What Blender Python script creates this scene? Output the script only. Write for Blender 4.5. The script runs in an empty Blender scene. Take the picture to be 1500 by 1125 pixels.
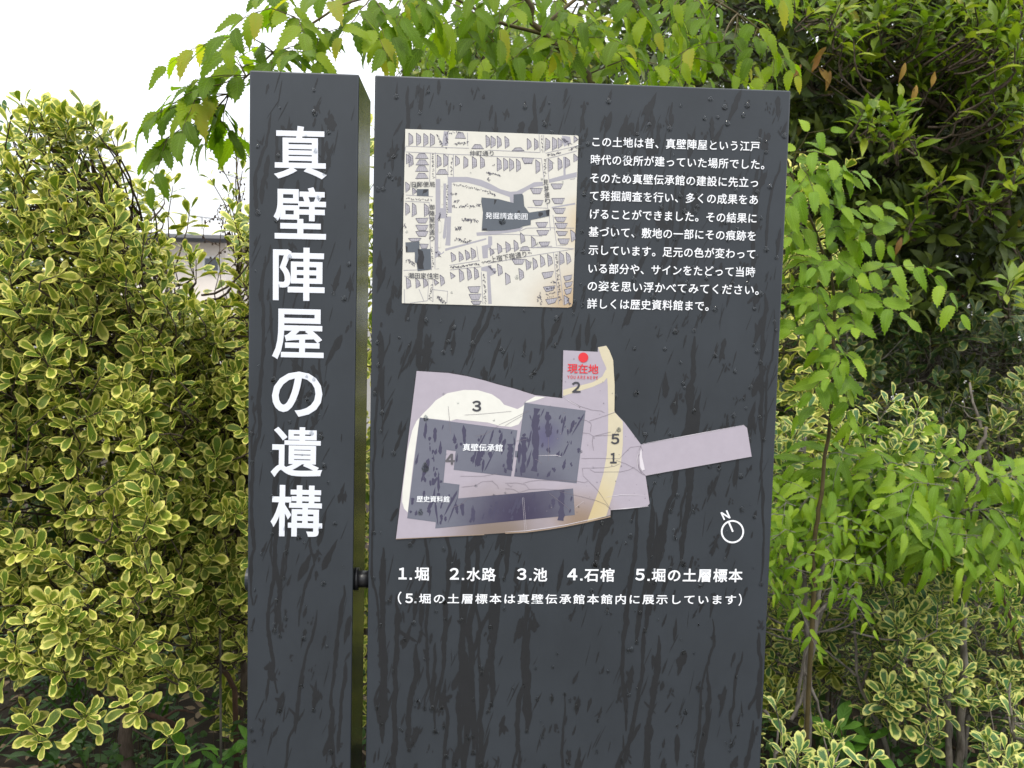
import bpy, bmesh, math, random
import numpy as np
from mathutils import Vector, Matrix

random.seed(7)
RNG = np.random.default_rng(11)
S = bpy.context.scene
COL = S.collection

# ------------------------------------------------------------------ camera
F_PX = 1300.0
YAW, PITCH, ROLL = 0.04906496, -0.06938325, 0.02447136
CAM = Vector((0.31037398, -1.26504269, 1.41243929))
cy_, sy_ = math.cos(YAW), math.sin(YAW)
cp_, sp_ = math.cos(PITCH), math.sin(PITCH)
FWD = Vector((sy_ * cp_, cy_ * cp_, sp_))
R0 = Vector((cy_, -sy_, 0.0))
U0 = R0.cross(FWD)
RIGHT = R0 * math.cos(ROLL) + U0 * math.sin(ROLL)
UP = U0 * math.cos(ROLL) - R0 * math.sin(ROLL)
cd = bpy.data.cameras.new('camera')
cam = bpy.data.objects.new('camera', cd)
COL.objects.link(cam)
M = Matrix((RIGHT, UP, -FWD)).transposed().to_4x4()
M.translation = CAM
cam.matrix_world = M
cd.sensor_width = 36.0
cd.lens = 36.0 * F_PX / 1500.0
cd.clip_start = 0.05
cd.clip_end = 500
cd.dof.use_dof = True
cd.dof.focus_distance = 1.35
cd.dof.aperture_fstop = 13
S.camera = cam

# ------------------------------------------------------------------ world, sun, exposure
SUN_EL, SUN_AZ = math.radians(56), math.radians(205)     # azimuth clockwise from +Y: behind the camera, a little left
w = bpy.data.worlds.new('World')
S.world = w
w.use_nodes = True
nt = w.node_tree
nt.nodes.clear()
out = nt.nodes.new('ShaderNodeOutputWorld')
bg = nt.nodes.new('ShaderNodeBackground')
bg.inputs['Strength'].default_value = 0.11
sky = nt.nodes.new('ShaderNodeTexSky')
sky.sky_type = 'NISHITA'
sky.sun_disc = False
sky.sun_elevation = SUN_EL
sky.sun_rotation = SUN_AZ
sky.dust_density = 3.0
tc = nt.nodes.new('ShaderNodeTexCoord')
nz = nt.nodes.new('ShaderNodeTexNoise')
nz.inputs['Scale'].default_value = 2.2
nz.inputs['Detail'].default_value = 5
cr = nt.nodes.new('ShaderNodeMapRange')
cr.inputs['From Min'].default_value = 0.3
cr.inputs['From Max'].default_value = 0.6
cr.inputs['To Min'].default_value = 0.86
cr.inputs['To Max'].default_value = 0.98
mx = nt.nodes.new('ShaderNodeMix')
mx.data_type = 'RGBA'
# an overcast sky is about two and a half times as bright overhead as at the horizon
sxyz = nt.nodes.new('ShaderNodeSeparateXYZ')
zr = nt.nodes.new('ShaderNodeMapRange')
zr.inputs['From Min'].default_value = 0.0
zr.inputs['From Max'].default_value = 1.0
ovc = nt.nodes.new('ShaderNodeMix')
ovc.data_type = 'RGBA'
ovc.inputs['A'].default_value = (7.0, 7.25, 7.6, 1)
ovc.inputs['B'].default_value = (18.0, 18.4, 19.0, 1)
nt.links.new(tc.outputs['Generated'], sxyz.inputs[0])
nt.links.new(sxyz.outputs['Z'], zr.inputs['Value'])
nt.links.new(zr.outputs['Result'], ovc.inputs['Factor'])
nt.links.new(ovc.outputs['Result'], mx.inputs['B'])
nt.links.new(tc.outputs['Generated'], nz.inputs['Vector'])
nt.links.new(nz.outputs['Fac'], cr.inputs['Value'])
nt.links.new(cr.outputs['Result'], mx.inputs['Factor'])
nt.links.new(sky.outputs['Color'], mx.inputs['A'])
nt.links.new(mx.outputs['Result'], bg.inputs['Color'])
nt.links.new(bg.outputs[0], out.inputs['Surface'])

sl = bpy.data.lights.new('sun', 'SUN')
sl.energy = 1.5
sl.angle = math.radians(14)
sl.color = (1.0, 0.95, 0.84)
so = bpy.data.objects.new('sun', sl)
COL.objects.link(so)
sd = Vector((math.sin(SUN_AZ) * math.cos(SUN_EL), math.cos(SUN_AZ) * math.cos(SUN_EL), math.sin(SUN_EL)))
so.rotation_euler = sd.to_track_quat('Z', 'Y').to_euler()
so.location = sd * 20
S.view_settings.view_transform = 'Standard'
S.view_settings.look = 'None'
S.view_settings.gamma = 1
S.view_settings.use_curve_mapping = False
S.view_settings.exposure = 0.55
S.render.engine = 'CYCLES'
S.cycles.max_bounces = 8
S.cycles.diffuse_bounces = 3
S.cycles.transparent_max_bounces = 8


# ------------------------------------------------------------------ helpers
def ray(px, py):
    return (FWD + RIGHT * ((px - 750.0) / F_PX) + UP * ((562.5 - py) / F_PX))


def P(px, py, Y):
    """world point seen at photo pixel (px, py) on the vertical plane y = Y (Y = 0 is the sign face)"""
    d = ray(px, py)
    return CAM + d * ((Y - CAM.y) / d.y)


def tag(o, label=None, cat=None, group=None, kind=None):
    if label: o['label'] = label
    if cat: o['category'] = cat
    if group: o['group'] = group
    if kind: o['kind'] = kind
    return o


def empty(name, loc, label, cat, group=None):
    o = bpy.data.objects.new(name, None)
    COL.objects.link(o)
    o.location = loc
    o.empty_display_size = 0.1
    return tag(o, label, cat, group)


def link_mesh(name, me, mat, parent=None, world=True):
    o = bpy.data.objects.new(name, me)
    COL.objects.link(o)
    if mat is not None and len(me.materials) == 0:
        me.materials.append(mat)
    if parent is not None:
        o.parent = parent
        if world:
            q = parent
            off = Vector((0, 0, 0))
            while q is not None:
                off += Vector(q.location)
                q = q.parent
            o.location = -off
    return o


class MB:
    """collects simple shapes in world coordinates into one mesh"""
    def __init__(s):
        s.v, s.f, s.mi = [], [], []

    def add(s, v, f, mi=0):
        n = len(s.v)
        s.v += [tuple(x) for x in v]
        s.f += [tuple(n + i for i in q) for q in f]
        s.mi += [mi] * len(f)

    def box(s, x0, x1, y0, y1, z0, z1, mi=0):
        v = [(x, y, z) for z in (z0, z1) for y in (y0, y1) for x in (x0, x1)]
        s.add(v, [(0, 2, 3, 1), (4, 5, 7, 6), (0, 1, 5, 4), (2, 6, 7, 3), (0, 4, 6, 2), (1, 3, 7, 5)], mi)

    def tube(s, pts, rad, n=6, caps=True, mi=0, bump=0.0):
        pts = [Vector(p) for p in pts]
        if not hasattr(rad, '__len__'):
            rad = [rad] * len(pts)
        v, f = [], []
        ref = None
        for i, p in enumerate(pts):
            a = pts[min(i + 1, len(pts) - 1)] - pts[max(i - 1, 0)]
            if a.length < 1e-9: a = Vector((0, 0, 1))
            a.normalize()
            if ref is None:
                ref = a.orthogonal().normalized()
            else:
                ref = (ref - a * ref.dot(a))
                ref = ref.normalized() if ref.length > 1e-6 else a.orthogonal().normalized()
            b = a.cross(ref)
            for k in range(n):
                t = 2 * math.pi * k / n
                r = rad[i] * (1 + (random.uniform(-bump, bump) if bump else 0))
                v.append(p + ref * (math.cos(t) * r) + b * (math.sin(t) * r))
        for i in range(len(pts) - 1):
            for k in range(n):
                k2 = (k + 1) % n
                f.append((i * n + k, i * n + k2, (i + 1) * n + k2, (i + 1) * n + k))
        if caps:
            f.append(tuple(range(n - 1, -1, -1)))
            f.append(tuple((len(pts) - 1) * n + k for k in range(n)))
        s.add(v, f, mi)

    def build(s, name, mats, parent=None, smooth=False):
        me = bpy.data.meshes.new(name)
        me.from_pydata(s.v, [], s.f)
        if not isinstance(mats, (list, tuple)): mats = [mats]
        for m in mats: me.materials.append(m)
        if len(mats) > 1: me.polygons.foreach_set('material_index', s.mi)
        if smooth: me.polygons.foreach_set('use_smooth', [True] * len(me.polygons))
        me.update()
        return link_mesh(name, me, None, parent)


def srgb(r, g, b):
    f = lambda c: (c / 255 / 12.92) if c / 255 <= 0.04045 else ((c / 255 + 0.055) / 1.055) ** 2.4
    return (f(r), f(g), f(b), 1.0)


def mat(name, color, rough=0.6, spec=0.5, noise=0.0, nscale=20.0, bump=0.0, color2=None, metallic=0.0, stretch=None):
    m = bpy.data.materials.new(name)
    m.use_nodes = True
    n = m.node_tree
    b = n.nodes['Principled BSDF']
    b.inputs['Roughness'].default_value = rough
    b.inputs['Specular IOR Level'].default_value = spec
    b.inputs['Metallic'].default_value = metallic
    b.inputs['Base Color'].default_value = color
    if noise or bump or color2:
        t = n.nodes.new('ShaderNodeTexCoord')
        mp = n.nodes.new('ShaderNodeMapping')
        if stretch: mp.inputs['Scale'].default_value = stretch
        z = n.nodes.new('ShaderNodeTexNoise')
        z.inputs['Scale'].default_value = nscale
        z.inputs['Detail'].default_value = 6
        z.inputs['Roughness'].default_value = 0.62
        n.links.new(t.outputs['Object'], mp.inputs['Vector'])
        n.links.new(mp.outputs['Vector'], z.inputs['Vector'])
        c2 = color2 or tuple(c * (1 - noise) for c in color[:3]) + (1,)
        mi = n.nodes.new('ShaderNodeMix')
        mi.data_type = 'RGBA'
        rm = n.nodes.new('ShaderNodeMapRange')
        rm.inputs['From Min'].default_value = 0.32
        rm.inputs['From Max'].default_value = 0.68
        n.links.new(z.outputs['Fac'], rm.inputs['Value'])
        n.links.new(rm.outputs['Result'], mi.inputs['Factor'])
        mi.inputs['A'].default_value = color
        mi.inputs['B'].default_value = c2
        n.links.new(mi.outputs['Result'], b.inputs['Base Color'])
        if bump:
            bp = n.nodes.new('ShaderNodeBump')
            bp.inputs['Strength'].default_value = min(1, bump)
            bp.inputs['Distance'].default_value = 0.01
            n.links.new(z.outputs['Fac'], bp.inputs['Height'])
            n.links.new(bp.outputs['Normal'], b.inputs['Normal'])
    return m


def leaf_mat(name, centre, margin=None, young=None, rough=0.35, trans=0.3, veins=10.0, vein_amt=0.25, tcol=None, spec=0.5, mwidth=0.38, hue=0.1):
    """Leaf colouring from its own coordinates: UV = across/along the leaf, seed = two random numbers per leaf."""
    m = bpy.data.materials.new(name)
    m.use_nodes = True
    n = m.node_tree
    N, L = n.nodes, n.links
    b = N['Principled BSDF']
    b.inputs['Roughness'].default_value = rough
    b.inputs['Specular IOR Level'].default_value = spec
    outn = [x for x in N if x.type == 'OUTPUT_MATERIAL'][0]

    def math_(op, a, c=None, d=None, clamp=False):
        q = N.new('ShaderNodeMath')
        q.operation = op
        q.use_clamp = clamp
        for i, x in enumerate((a, c, d)):
            if x is None: continue
            if isinstance(x, (int, float)): q.inputs[i].default_value = x
            else: L.new(x, q.inputs[i])
        return q.outputs[0]

    def mix(f, a, c, blend='MIX'):
        q = N.new('ShaderNodeMix')
        q.data_type = 'RGBA'
        q.blend_type = blend
        for s_, x in (('Factor', f), ('A', a), ('B', c)):
            if isinstance(x, (int, float)): q.inputs[s_].default_value = x
            elif isinstance(x, tuple): q.inputs[s_].default_value = x
            else: L.new(x, q.inputs[s_])
        return q.outputs['Result']

    uv = N.new('ShaderNodeUVMap'); uv.uv_map = 'UVMap'
    sx = N.new('ShaderNodeSeparateXYZ'); L.new(uv.outputs[0], sx.inputs[0])
    sd_ = N.new('ShaderNodeUVMap'); sd_.uv_map = 'seed'
    ss = N.new('ShaderNodeSeparateXYZ'); L.new(sd_.outputs[0], ss.inputs[0])
    r1, r2 = ss.outputs[0], ss.outputs[1]
    au = math_('ABSOLUTE', math_('SUBTRACT', math_('MULTIPLY', sx.outputs[0], 2.0), 1.0))    # 0 midrib .. 1 edge
    v = sx.outputs[1]
    tcn = N.new('ShaderNodeTexCoord')
    nz = N.new('ShaderNodeTexNoise'); nz.inputs['Scale'].default_value = 90; nz.inputs['Detail'].default_value = 3
    L.new(tcn.outputs['Object'], nz.inputs['Vector'])
    nf = nz.outputs['Fac']
    # per-leaf brightness and hue
    col = mix(math_('MULTIPLY', r1, 1.0), centre, tuple(c * 0.62 for c in centre[:3]) + (1,))
    if young:
        col = mix(math_('MULTIPLY', math_('POWER', r2, 2.2), 0.9), col, young)
    # mottling
    col = mix(math_('MULTIPLY', nf, 0.45), col, tuple(min(1, c * 1.5) for c in centre[:3]) + (1,))
    if not name.startswith(('rusty', 'dry')):
        oldf = math_('GREATER_THAN', math_('FRACT', math_('MULTIPLY_ADD', r1, 7.31, math_('MULTIPLY', r2, 3.17))), 0.978)
        oldf = math_('MULTIPLY', oldf, math_('ADD', 0.35, math_('MULTIPLY', v, 0.5)))
        col = mix(oldf, col, (0.40, 0.33, 0.045, 1))
    # side veins and midrib
    ph = math_('SUBTRACT', v, math_('MULTIPLY', au, 0.30))
    sv = math_('POWER', math_('ABSOLUTE', math_('SINE', math_('MULTIPLY', ph, veins * math.pi))), 7.0)
    mid = math_('LESS_THAN', au, 0.07)
    vf = math_('MULTIPLY', math_('MAXIMUM', sv, mid), vein_amt)
    col = mix(vf, col, tuple(min(1, c * 2.0 + 0.03) for c in centre[:3]) + (1,))
    if margin:
        d = math_('SUBTRACT', 1.0, au)
        dt = math_('MULTIPLY', math_('SUBTRACT', 1.0, v), 2.2)
        d = math_('MINIMUM', d, dt)
        th = math_('ADD', mwidth - 0.14, math_('ADD', math_('MULTIPLY', math_('SUBTRACT', nf, 0.5), 0.9), math_('MULTIPLY', r2, 0.22)))
        mf = math_('MULTIPLY', math_('SUBTRACT', th, d), 9.0, clamp=True)
        mc = mix(r1, margin, tuple(c * q for c, q in zip(margin[:3], (0.85, 0.95, 0.7))) + (1,))
        col = mix(mf, col, mc)
    L.new(col, b.inputs['Base Color'])
    bp = N.new('ShaderNodeBump'); bp.inputs['Strength'].default_value = 0.35; bp.inputs['Distance'].default_value = 0.002
    bp.invert = True
    L.new(math_('ADD', math_('MAXIMUM', sv, mid), math_('MULTIPLY', nf, 0.4)), bp.inputs['Height'])
    L.new(bp.outputs[0], b.inputs['Normal'])
    tr = N.new('ShaderNodeBsdfTranslucent')
    tcc = mix(1.0, col, tcol or (1.25, 1.35, 0.55, 1), 'MULTIPLY')
    L.new(tcc, tr.inputs['Color'])
    ms = N.new('ShaderNodeMixShader'); ms.inputs[0].default_value = trans
    L.new(b.outputs[0], ms.inputs[1]); L.new(tr.outputs[0], ms.inputs[2])
    L.new(ms.outputs[0], outn.inputs['Surface'])
    return m


# ------------------------------------------------------------------ ground and far setting
soil = mat('soil', (0.022, 0.017, 0.011, 1), 0.95, 0.2, nscale=14, bump=0.8, color2=(0.045, 0.035, 0.024, 1))
gravel_m = mat('pale_gravel', (0.2, 0.19, 0.175, 1), 0.9, 0.3, nscale=60, bump=0.7, color2=(0.11, 0.105, 0.1, 1))
g = MB()
nx_, ny_ = 60, 60
gx = np.linspace(-6, 8, nx_); gy = np.linspace(-0.6, 9, ny_)
for j in range(ny_):
    for i in range(nx_):
        e = min(1, max(0, (gy[j] + 0.6) / 0.8))
        g.v.append((gx[i], gy[j], 0.012 + e * (0.035 + 0.03 * math.sin(gx[i] * 2.3 + gy[j]) * math.cos(gy[j] * 1.7) + 0.015 * random.random())))
for j in range(ny_ - 1):
    for i in range(nx_ - 1):
        a = j * nx_ + i
        g.f.append((a, a + 1, a + nx_ + 1, a + nx_)); g.mi.append(0)
tag(g.build('planting_bed_ground', soil, smooth=True), kind='structure')
g = MB()
g.add([(-300, -300, 0), (300, -300, 0), (300, 300, 0), (-300, 300, 0)], [(0, 1, 2, 3)])
tag(g.build('ground', gravel_m), kind='structure')
kerb_m = mat('kerb_concrete', (0.36, 0.35, 0.33, 1), 0.85, 0.3, nscale=40, bump=0.3, noise=0.3)
kb = empty('kerb', (0, -0.7, 0), 'long grey concrete kerb of separate blocks before the planting bed', 'kerb')
tag(kb, kind='structure')
for i in range(14):
    b_ = MB(); b_.box(-6 + i, -6 + i + 0.992, -0.72, -0.6, 0, 0.12)
    b_.build('kerb_block', kerb_m, kb)

# ------------------------------------------------------------------ far building (left gap)
cream = mat('cream_wall', (0.78, 0.71, 0.65, 1), 0.9, 0.2, nscale=3, noise=0.12)
white_w = mat('white_siding', (0.68, 0.68, 0.68, 1), 0.8, 0.3, nscale=2, noise=0.08)
dark_m = mat('dark_gutter', (0.035, 0.037, 0.045, 1), 0.5)
roof_m = mat('pale_roof', (0.52, 0.52, 0.51, 1), 0.6, 0.4, nscale=2, noise=0.1)
glass_m = mat('far_glass', (0.05, 0.06, 0.07, 1), 0.1, 0.8)
grey_m = mat('far_grey_metal', (0.2, 0.2, 0.21, 1), 0.5)
YB = 18.0
bx0 = P(150, 352, YB).x; bx1 = P(330, 352, YB).x
z_e = P(305, 352, YB).z; z_r = P(300, 333, YB + 2).z
bld = empty('house', (bx0, YB, 0), 'low cream walled house with pale roof and dark gutter behind the left shrubs', 'house')
m_ = MB(); m_.box(bx0, bx1, YB, YB + 6, 0, z_e); m_.build('wall', cream, bld)
m_ = MB(); m_.add([(bx0 - .3, YB - .35, z_e + .05), (bx1 + .3, YB - .35, z_e + .05), (bx1 + .3, YB + 3, z_r + .25), (bx0 - .3, YB + 3, z_r + .25),
                   (bx0 - .3, YB + 6.3, z_e + .05), (bx1 + .3, YB + 6.3, z_e + .05),
                   (bx0 - .3, YB - .35, z_e + .0), (bx1 + .3, YB - .35, z_e + .0), (bx1 + .3, YB + 6.3, z_e), (bx0 - .3, YB + 6.3, z_e)],
                  [(0, 1, 2, 3), (3, 2, 5, 4), (6, 9, 8, 7), (0, 6, 7, 1), (1, 7, 8, 5, 2), (0, 3, 4, 9, 6), (4, 5, 8, 9)])
m_.build('roof', roof_m, bld)
m_ = MB(); m_.tube([(bx0 - .3, YB - .42, z_e), (bx1 + .3, YB - .42, z_e)], 0.085, 8); m_.build('gutter', dark_m, bld)
for px in (215, 312):
    a = P(px - 14, 375, YB); c = P(px + 12, 400, YB)
    m_ = MB(); m_.box(a.x, c.x, YB - .06, YB - .003, c.z, a.z); fr = m_.build('window', white_w, bld)
    m_ = MB(); m_.box(a.x + .05, c.x - .05, YB - .075, YB - .0605, c.z + .05, a.z - .05); m_.build('pane', glass_m, fr)
# white building to its right with louvres and a drain pipe
YC = 20.0
cx0 = P(330, 400, YC).x; cx1 = P(420, 400, YC).x; cz = P(345, 362, YC).z
b2 = empty('storehouse', (cx0, YC, 0), 'tall narrow white sided storehouse beside the left pillar edge', 'building')
m_ = MB(); m_.box(cx0, cx1, YC, YC + 5, 0, cz); m_.build('wall', white_w, b2)
m_ = MB(); m_.box(cx0 - .1, cx1 + .1, YC - .1, YC + 5.1, cz + .002, cz + .12); m_.build('roof', roof_m, b2)
m_ = MB(); m_.tube([(cx0 + .12, YC - .08, 0), (cx0 + .12, YC - .08, cz)], .05, 8); m_.build('drain_pipe', dark_m, b2)
for k in range(7):
    x = cx0 + .28 + k * .16
    m_ = MB(); m_.box(x, x + .012, YC - .02, YC - .002, .1, cz - .05); m_.build('siding_joint', grey_m, b2)
for k in range(3):
    a = P(338, 395 + 40 * k, YC)
    m_ = MB(); m_.box(cx0 + .33, cx0 + .52, YC - .2, YC - .005, a.z - .2, a.z); m_.build('meter_box', grey_m, b2)
m_ = MB()
a = P(296, 340, 19)
m_.tube([(a.x, 19, a.z - .3), (a.x, 19, P(296, 318, 19).z)], .014, 5)
z = P(296, 318, 19).z
m_.tube([(a.x - .28, 19, z + .03), (a.x + .22, 19, z - .02)], .012, 5)
for k in range(5): m_.tube([(a.x - .25 + k * .1, 18.85, z + .02 - k * .01), (a.x - .25 + k * .1, 19.15, z + .02 - k * .01)], .01, 4)
an = m_.build('rooftop_antenna', grey_m)
tag(an, 'thin grey television antenna above the house roof ridge', 'antenna')
# building glimpsed through the right-hand trees
YD = 16.0
a = P(1240, 430, YD); c = P(1560, 560, YD)
b3 = empty('far_shed', (a.x, YD, 0), 'pale shed glimpsed between the dark trunks at right', 'building')
m_ = MB(); m_.box(a.x, c.x, YD, YD + 4, 0, a.z); m_.build('wall', white_w, b3)
red_m = mat('red_trim', (0.5, 0.06, 0.05, 1), 0.5)
m_ = MB(); m_.box(a.x - .1, c.x + .1, YD - .12, YD + 4.1, a.z + .002, a.z + .2); m_.build('roof', red_m, b3)
# ------------------------------------------------------------------ the sign
W0, PA, PB, TOP = 0.15, 0.17163, 0.75848, 1.75
DEP = 0.1476
PAINT_DRY = (0.0215, 0.0258, 0.0315, 1)


def paint(name, base, r0, r1):
    m = mat(name, base, 0.4, 0.42, nscale=7, color2=tuple(c * 1.38 for c in base[:3]) + (1,), stretch=(1, 1, .7))
    n = m.node_tree
    b = n.nodes['Principled BSDF']
    t = n.nodes.new('ShaderNodeTexCoord')
    z = n.nodes.new('ShaderNodeTexNoise'); z.inputs['Scale'].default_value = 9; z.inputs['Detail'].default_value = 8
    n.links.new(t.outputs['Object'], z.inputs['Vector'])
    r = n.nodes.new('ShaderNodeMapRange'); r.inputs['To Min'].default_value = r0; r.inputs['To Max'].default_value = r1
    n.links.new(z.outputs['Fac'], r.inputs['Value'])
    n.links.new(r.outputs['Result'], b.inputs['Roughness'])
    z2 = n.nodes.new('ShaderNodeTexNoise'); z2.inputs['Scale'].default_value = 900; z2.inputs['Detail'].default_value = 2
    n.links.new(t.outputs['Object'], z2.inputs['Vector'])
    bp = n.nodes.new('ShaderNodeBump'); bp.inputs['Strength'].default_value = 0.12; bp.inputs['Distance'].default_value = 0.0006
    n.links.new(z2.outputs['Fac'], bp.inputs['Height']); n.links.new(bp.outputs[0], b.inputs['Normal'])
    return m


slate = paint('slate_paint', PAINT_DRY, 0.36, 0.5)
slate_side = paint('slate_paint_gloss', (0.008, 0.010, 0.010, 1), 0.16, 0.26)  # same slate paint, side faces darkened in colour to stand for shade
slate_side.node_tree.nodes['Principled BSDF'].inputs['Specular IOR Level'].default_value = 0.08
wet_m = mat('wet_paint_film', (0.0160, 0.0170, 0.0192, 1), 0.34, 0.40, nscale=30, noise=0.15)
edge_m = mat('paint_edge', (0.03, 0.04, 0.045, 1), 0.3)
white_t = mat('white_lettering', (0.78, 0.79, 0.82, 1), 0.5, 0.4)
title_t = mat('title_lettering', (0.68, 0.70, 0.76, 1), 0.45, 0.4, nscale=8, noise=0.06)
conc = mat('concrete', (0.3, 0.29, 0.27, 1), 0.9, 0.2, nscale=20, bump=0.3, noise=0.3)
black_m = mat('black_steel', (0.012, 0.012, 0.014, 1), 0.35, 0.5)

sign = empty('information_sign', (0.4, 0.05, 0), 'rain-wet slate grey information sign, a narrow title column beside a wide map panel', 'sign')


def bevel_box(name, x0, x1, y0, y1, z0, z1, mats, parent, bev=0.0022):
    me = bpy.data.meshes.new(name)
    bm = bmesh.new()
    mb = MB(); mb.box(x0, x1, y0, y1, z0, z1)
    vs = [bm.verts.new(v) for v in mb.v]
    for f in mb.f: bm.faces.new([vs[i] for i in f])
    bmesh.ops.bevel(bm, geom=bm.edges[:], offset=bev, segments=3, profile=0.5, affect='EDGES')
    if len(mats) > 1:
        for f in bm.faces:
            if abs(f.normal.x) > 0.8: f.material_index = 1
    bm.to_mesh(me); bm.free()
    for m in mats: me.materials.append(m)
    me.polygons.foreach_set('use_smooth', [len(p.vertices) == 4 and p.area < 0.005 for p in me.polygons])
    return link_mesh(name, me, None, parent)


column = bevel_box('title_column', 0, W0, 0, DEP, 0.02, TOP, [slate, slate_side], sign)
panel = bevel_box('map_panel', PA, PB, 0, 0.06, 0.02, TOP, [slate, slate_side], sign)
m_ = MB(); m_.box(-.06, W0 + .004, -.05, DEP + .05, 0, 0.055); m_.build('footing', conc, sign)
m_ = MB(); m_.box(PA - .004, PB + .06, -.05, .12, 0, 0.055); m_.build('footing', conc, sign)
for zz in (P(528, 848, .03).z, 0.3):
    m_ = MB(); m_.tube([(W0 - .005, .03, zz), (PA + .005, .03, zz)], 0.0125, 20); cn = m_.build('connector_pipe', black_m, sign, smooth=True)
    m_ = MB(); m_.tube([(W0 - .001, .03, zz), (W0 + .005, .03, zz)], 0.0165, 20); m_.build('collar', black_m, cn, smooth=True)
ww = P(356, 848, .05)
m_ = MB(); m_.tube([(0.004, .05, ww.z), (-.0125, .05, ww.z)], 0.017, 24); m_.build('bolt_cap', slate, sign, smooth=False)


# ---- flat print and lettering on the sign face, at its real distance from the face
def flatpoly(pts, y, conv=None):
    """triangulated polygon (photo pixels on the sign face) lying y metres in front of the face"""
    from mathutils.geometry import tessellate_polygon
    v3 = [P(x, yy, 0) for x, yy in pts]
    tri = tessellate_polygon([v3])
    return [(v.x, -y, v.z) for v in v3], [tuple(t) for t in tri]


def facing(v, f):
    a, b, c = (Vector(v[i]) for i in f[:3])
    return f if (b - a).cross(c - a).y < 0 else tuple(reversed(f))


def polymesh(name, polys, y, m, parent, thick=0.0):
    mb = MB()
    for k, pts in enumerate(polys):
        v, f = flatpoly(pts, y + k * 1e-6)
        mb.add(v, [facing(v, t) for t in f])
        if thick:
            n = len(v)
            mb.add(list(v) + [(a, b + thick, c) for a, b, c in v], [(i, (i + 1) % n, (i + 1) % n + n, i + n) for i in range(n)], 0)
    return mb.build(name, m, parent)


def strokes(name, lines, width, y, m, parent, taper=False, jitter=0.0):
    """thin flat lines (photo pixels) of the given width in pixels"""
    mb = MB()
    k = 0
    for ln in lines:
        wd = width
        if isinstance(ln, tuple) and isinstance(ln[0], (int, float)): wd, ln = ln
        pts = [Vector((a, b)) for a, b in ln]
        if jitter: pts = [p + Vector((random.uniform(-jitter, jitter), random.uniform(-jitter, jitter))) for p in pts]
        L, R = [], []
        for i, p in enumerate(pts):
            d = pts[min(i + 1, len(pts) - 1)] - pts[max(i - 1, 0)]
            if d.length < 1e-6: d = Vector((1, 0))
            d.normalize()
            nn = Vector((-d.y, d.x)) * wd * 0.5
            if taper and (i == 0 or i == len(pts) - 1): nn *= 0.3
            L.append(p + nn); R.append(p - nn)
        v = []
        for a, b in zip(L, R):
            for q in (a, b):
                pp = P(q.x, q.y, 0); v.append((pp.x, -(y + k * 2e-7), pp.z))
        fs = [(2 * i, 2 * i + 1, 2 * i + 3, 2 * i + 2) for i in range(len(pts) - 1)]
        mb.add(v, [facing(v, f) for f in fs])
        k += 1
    return mb.build(name, m, parent)


def wide(s_):
    return ''.join(chr(ord(c) + 0xFEE0) if '0' <= c <= '9' or 'A' <= c <= 'Z' or 'a' <= c <= 'z' else c for c in s_)


_tc = {}


def glyphs(body, bold, sp=1.0):
    key = (body, bold, sp)
    if key in _tc: return _tc[key]
    cu = bpy.data.curves.new('text_source', 'FONT')
    cu.body = body
    cu.size = 1.0
    cu.space_character = sp
    cu.resolution_u = 4
    cu.bevel_depth = bold
    cu.bevel_resolution = 0
    cu.extrude = 0.004
    o = bpy.data.objects.new('text_source', cu)
    COL.objects.link(o)
    dg = bpy.context.evaluated_depsgraph_get()
    me = bpy.data.meshes.new_from_object(o.evaluated_get(dg))
    n = len(me.vertices)
    co = np.empty(n * 3); me.vertices.foreach_get('co', co); co = co.reshape(-1, 3)
    fs = [tuple(p.vertices) for p in me.polygons]
    bpy.data.objects.remove(o); bpy.data.curves.remove(cu); bpy.data.meshes.remove(me)
    _tc[key] = (co, fs)
    return _tc[key]


def lettering(name, body, x0, y0, x1, y1, h, m, parent, bold=0.014, y=0.0009, sp=1.0):
    """text whose ink runs from pixel (x0,y0) to (x1,y1) (mid-height) on the face and is h pixels tall"""
    co, fs = glyphs(body, bold, sp)
    mn, mxx = co.min(0), co.max(0)
    A, B = P(x0, y0, 0), P(x1, y1, 0)
    ax = B - A
    up = Vector((-ax.z, 0, ax.x)).normalized()
    hh = (P(x0, y0 - h / 2, 0) - P(x0, y0 + h / 2, 0)).length
    v = []
    for c in co:
        u = (c[0] - mn[0]) / (mxx[0] - mn[0]); t = (c[1] - mn[1]) / (mxx[1] - mn[1]) - 0.5
        zz = (c[2] - mn[2]) / (mxx[2] - mn[2])
        q = A + ax * u + up * (t * hh)
        v.append((q.x, -(y + 0.00018 * zz), q.z))
    mb = MB(); mb.add(v, fs)
    return mb.build(name, m, parent)


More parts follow.
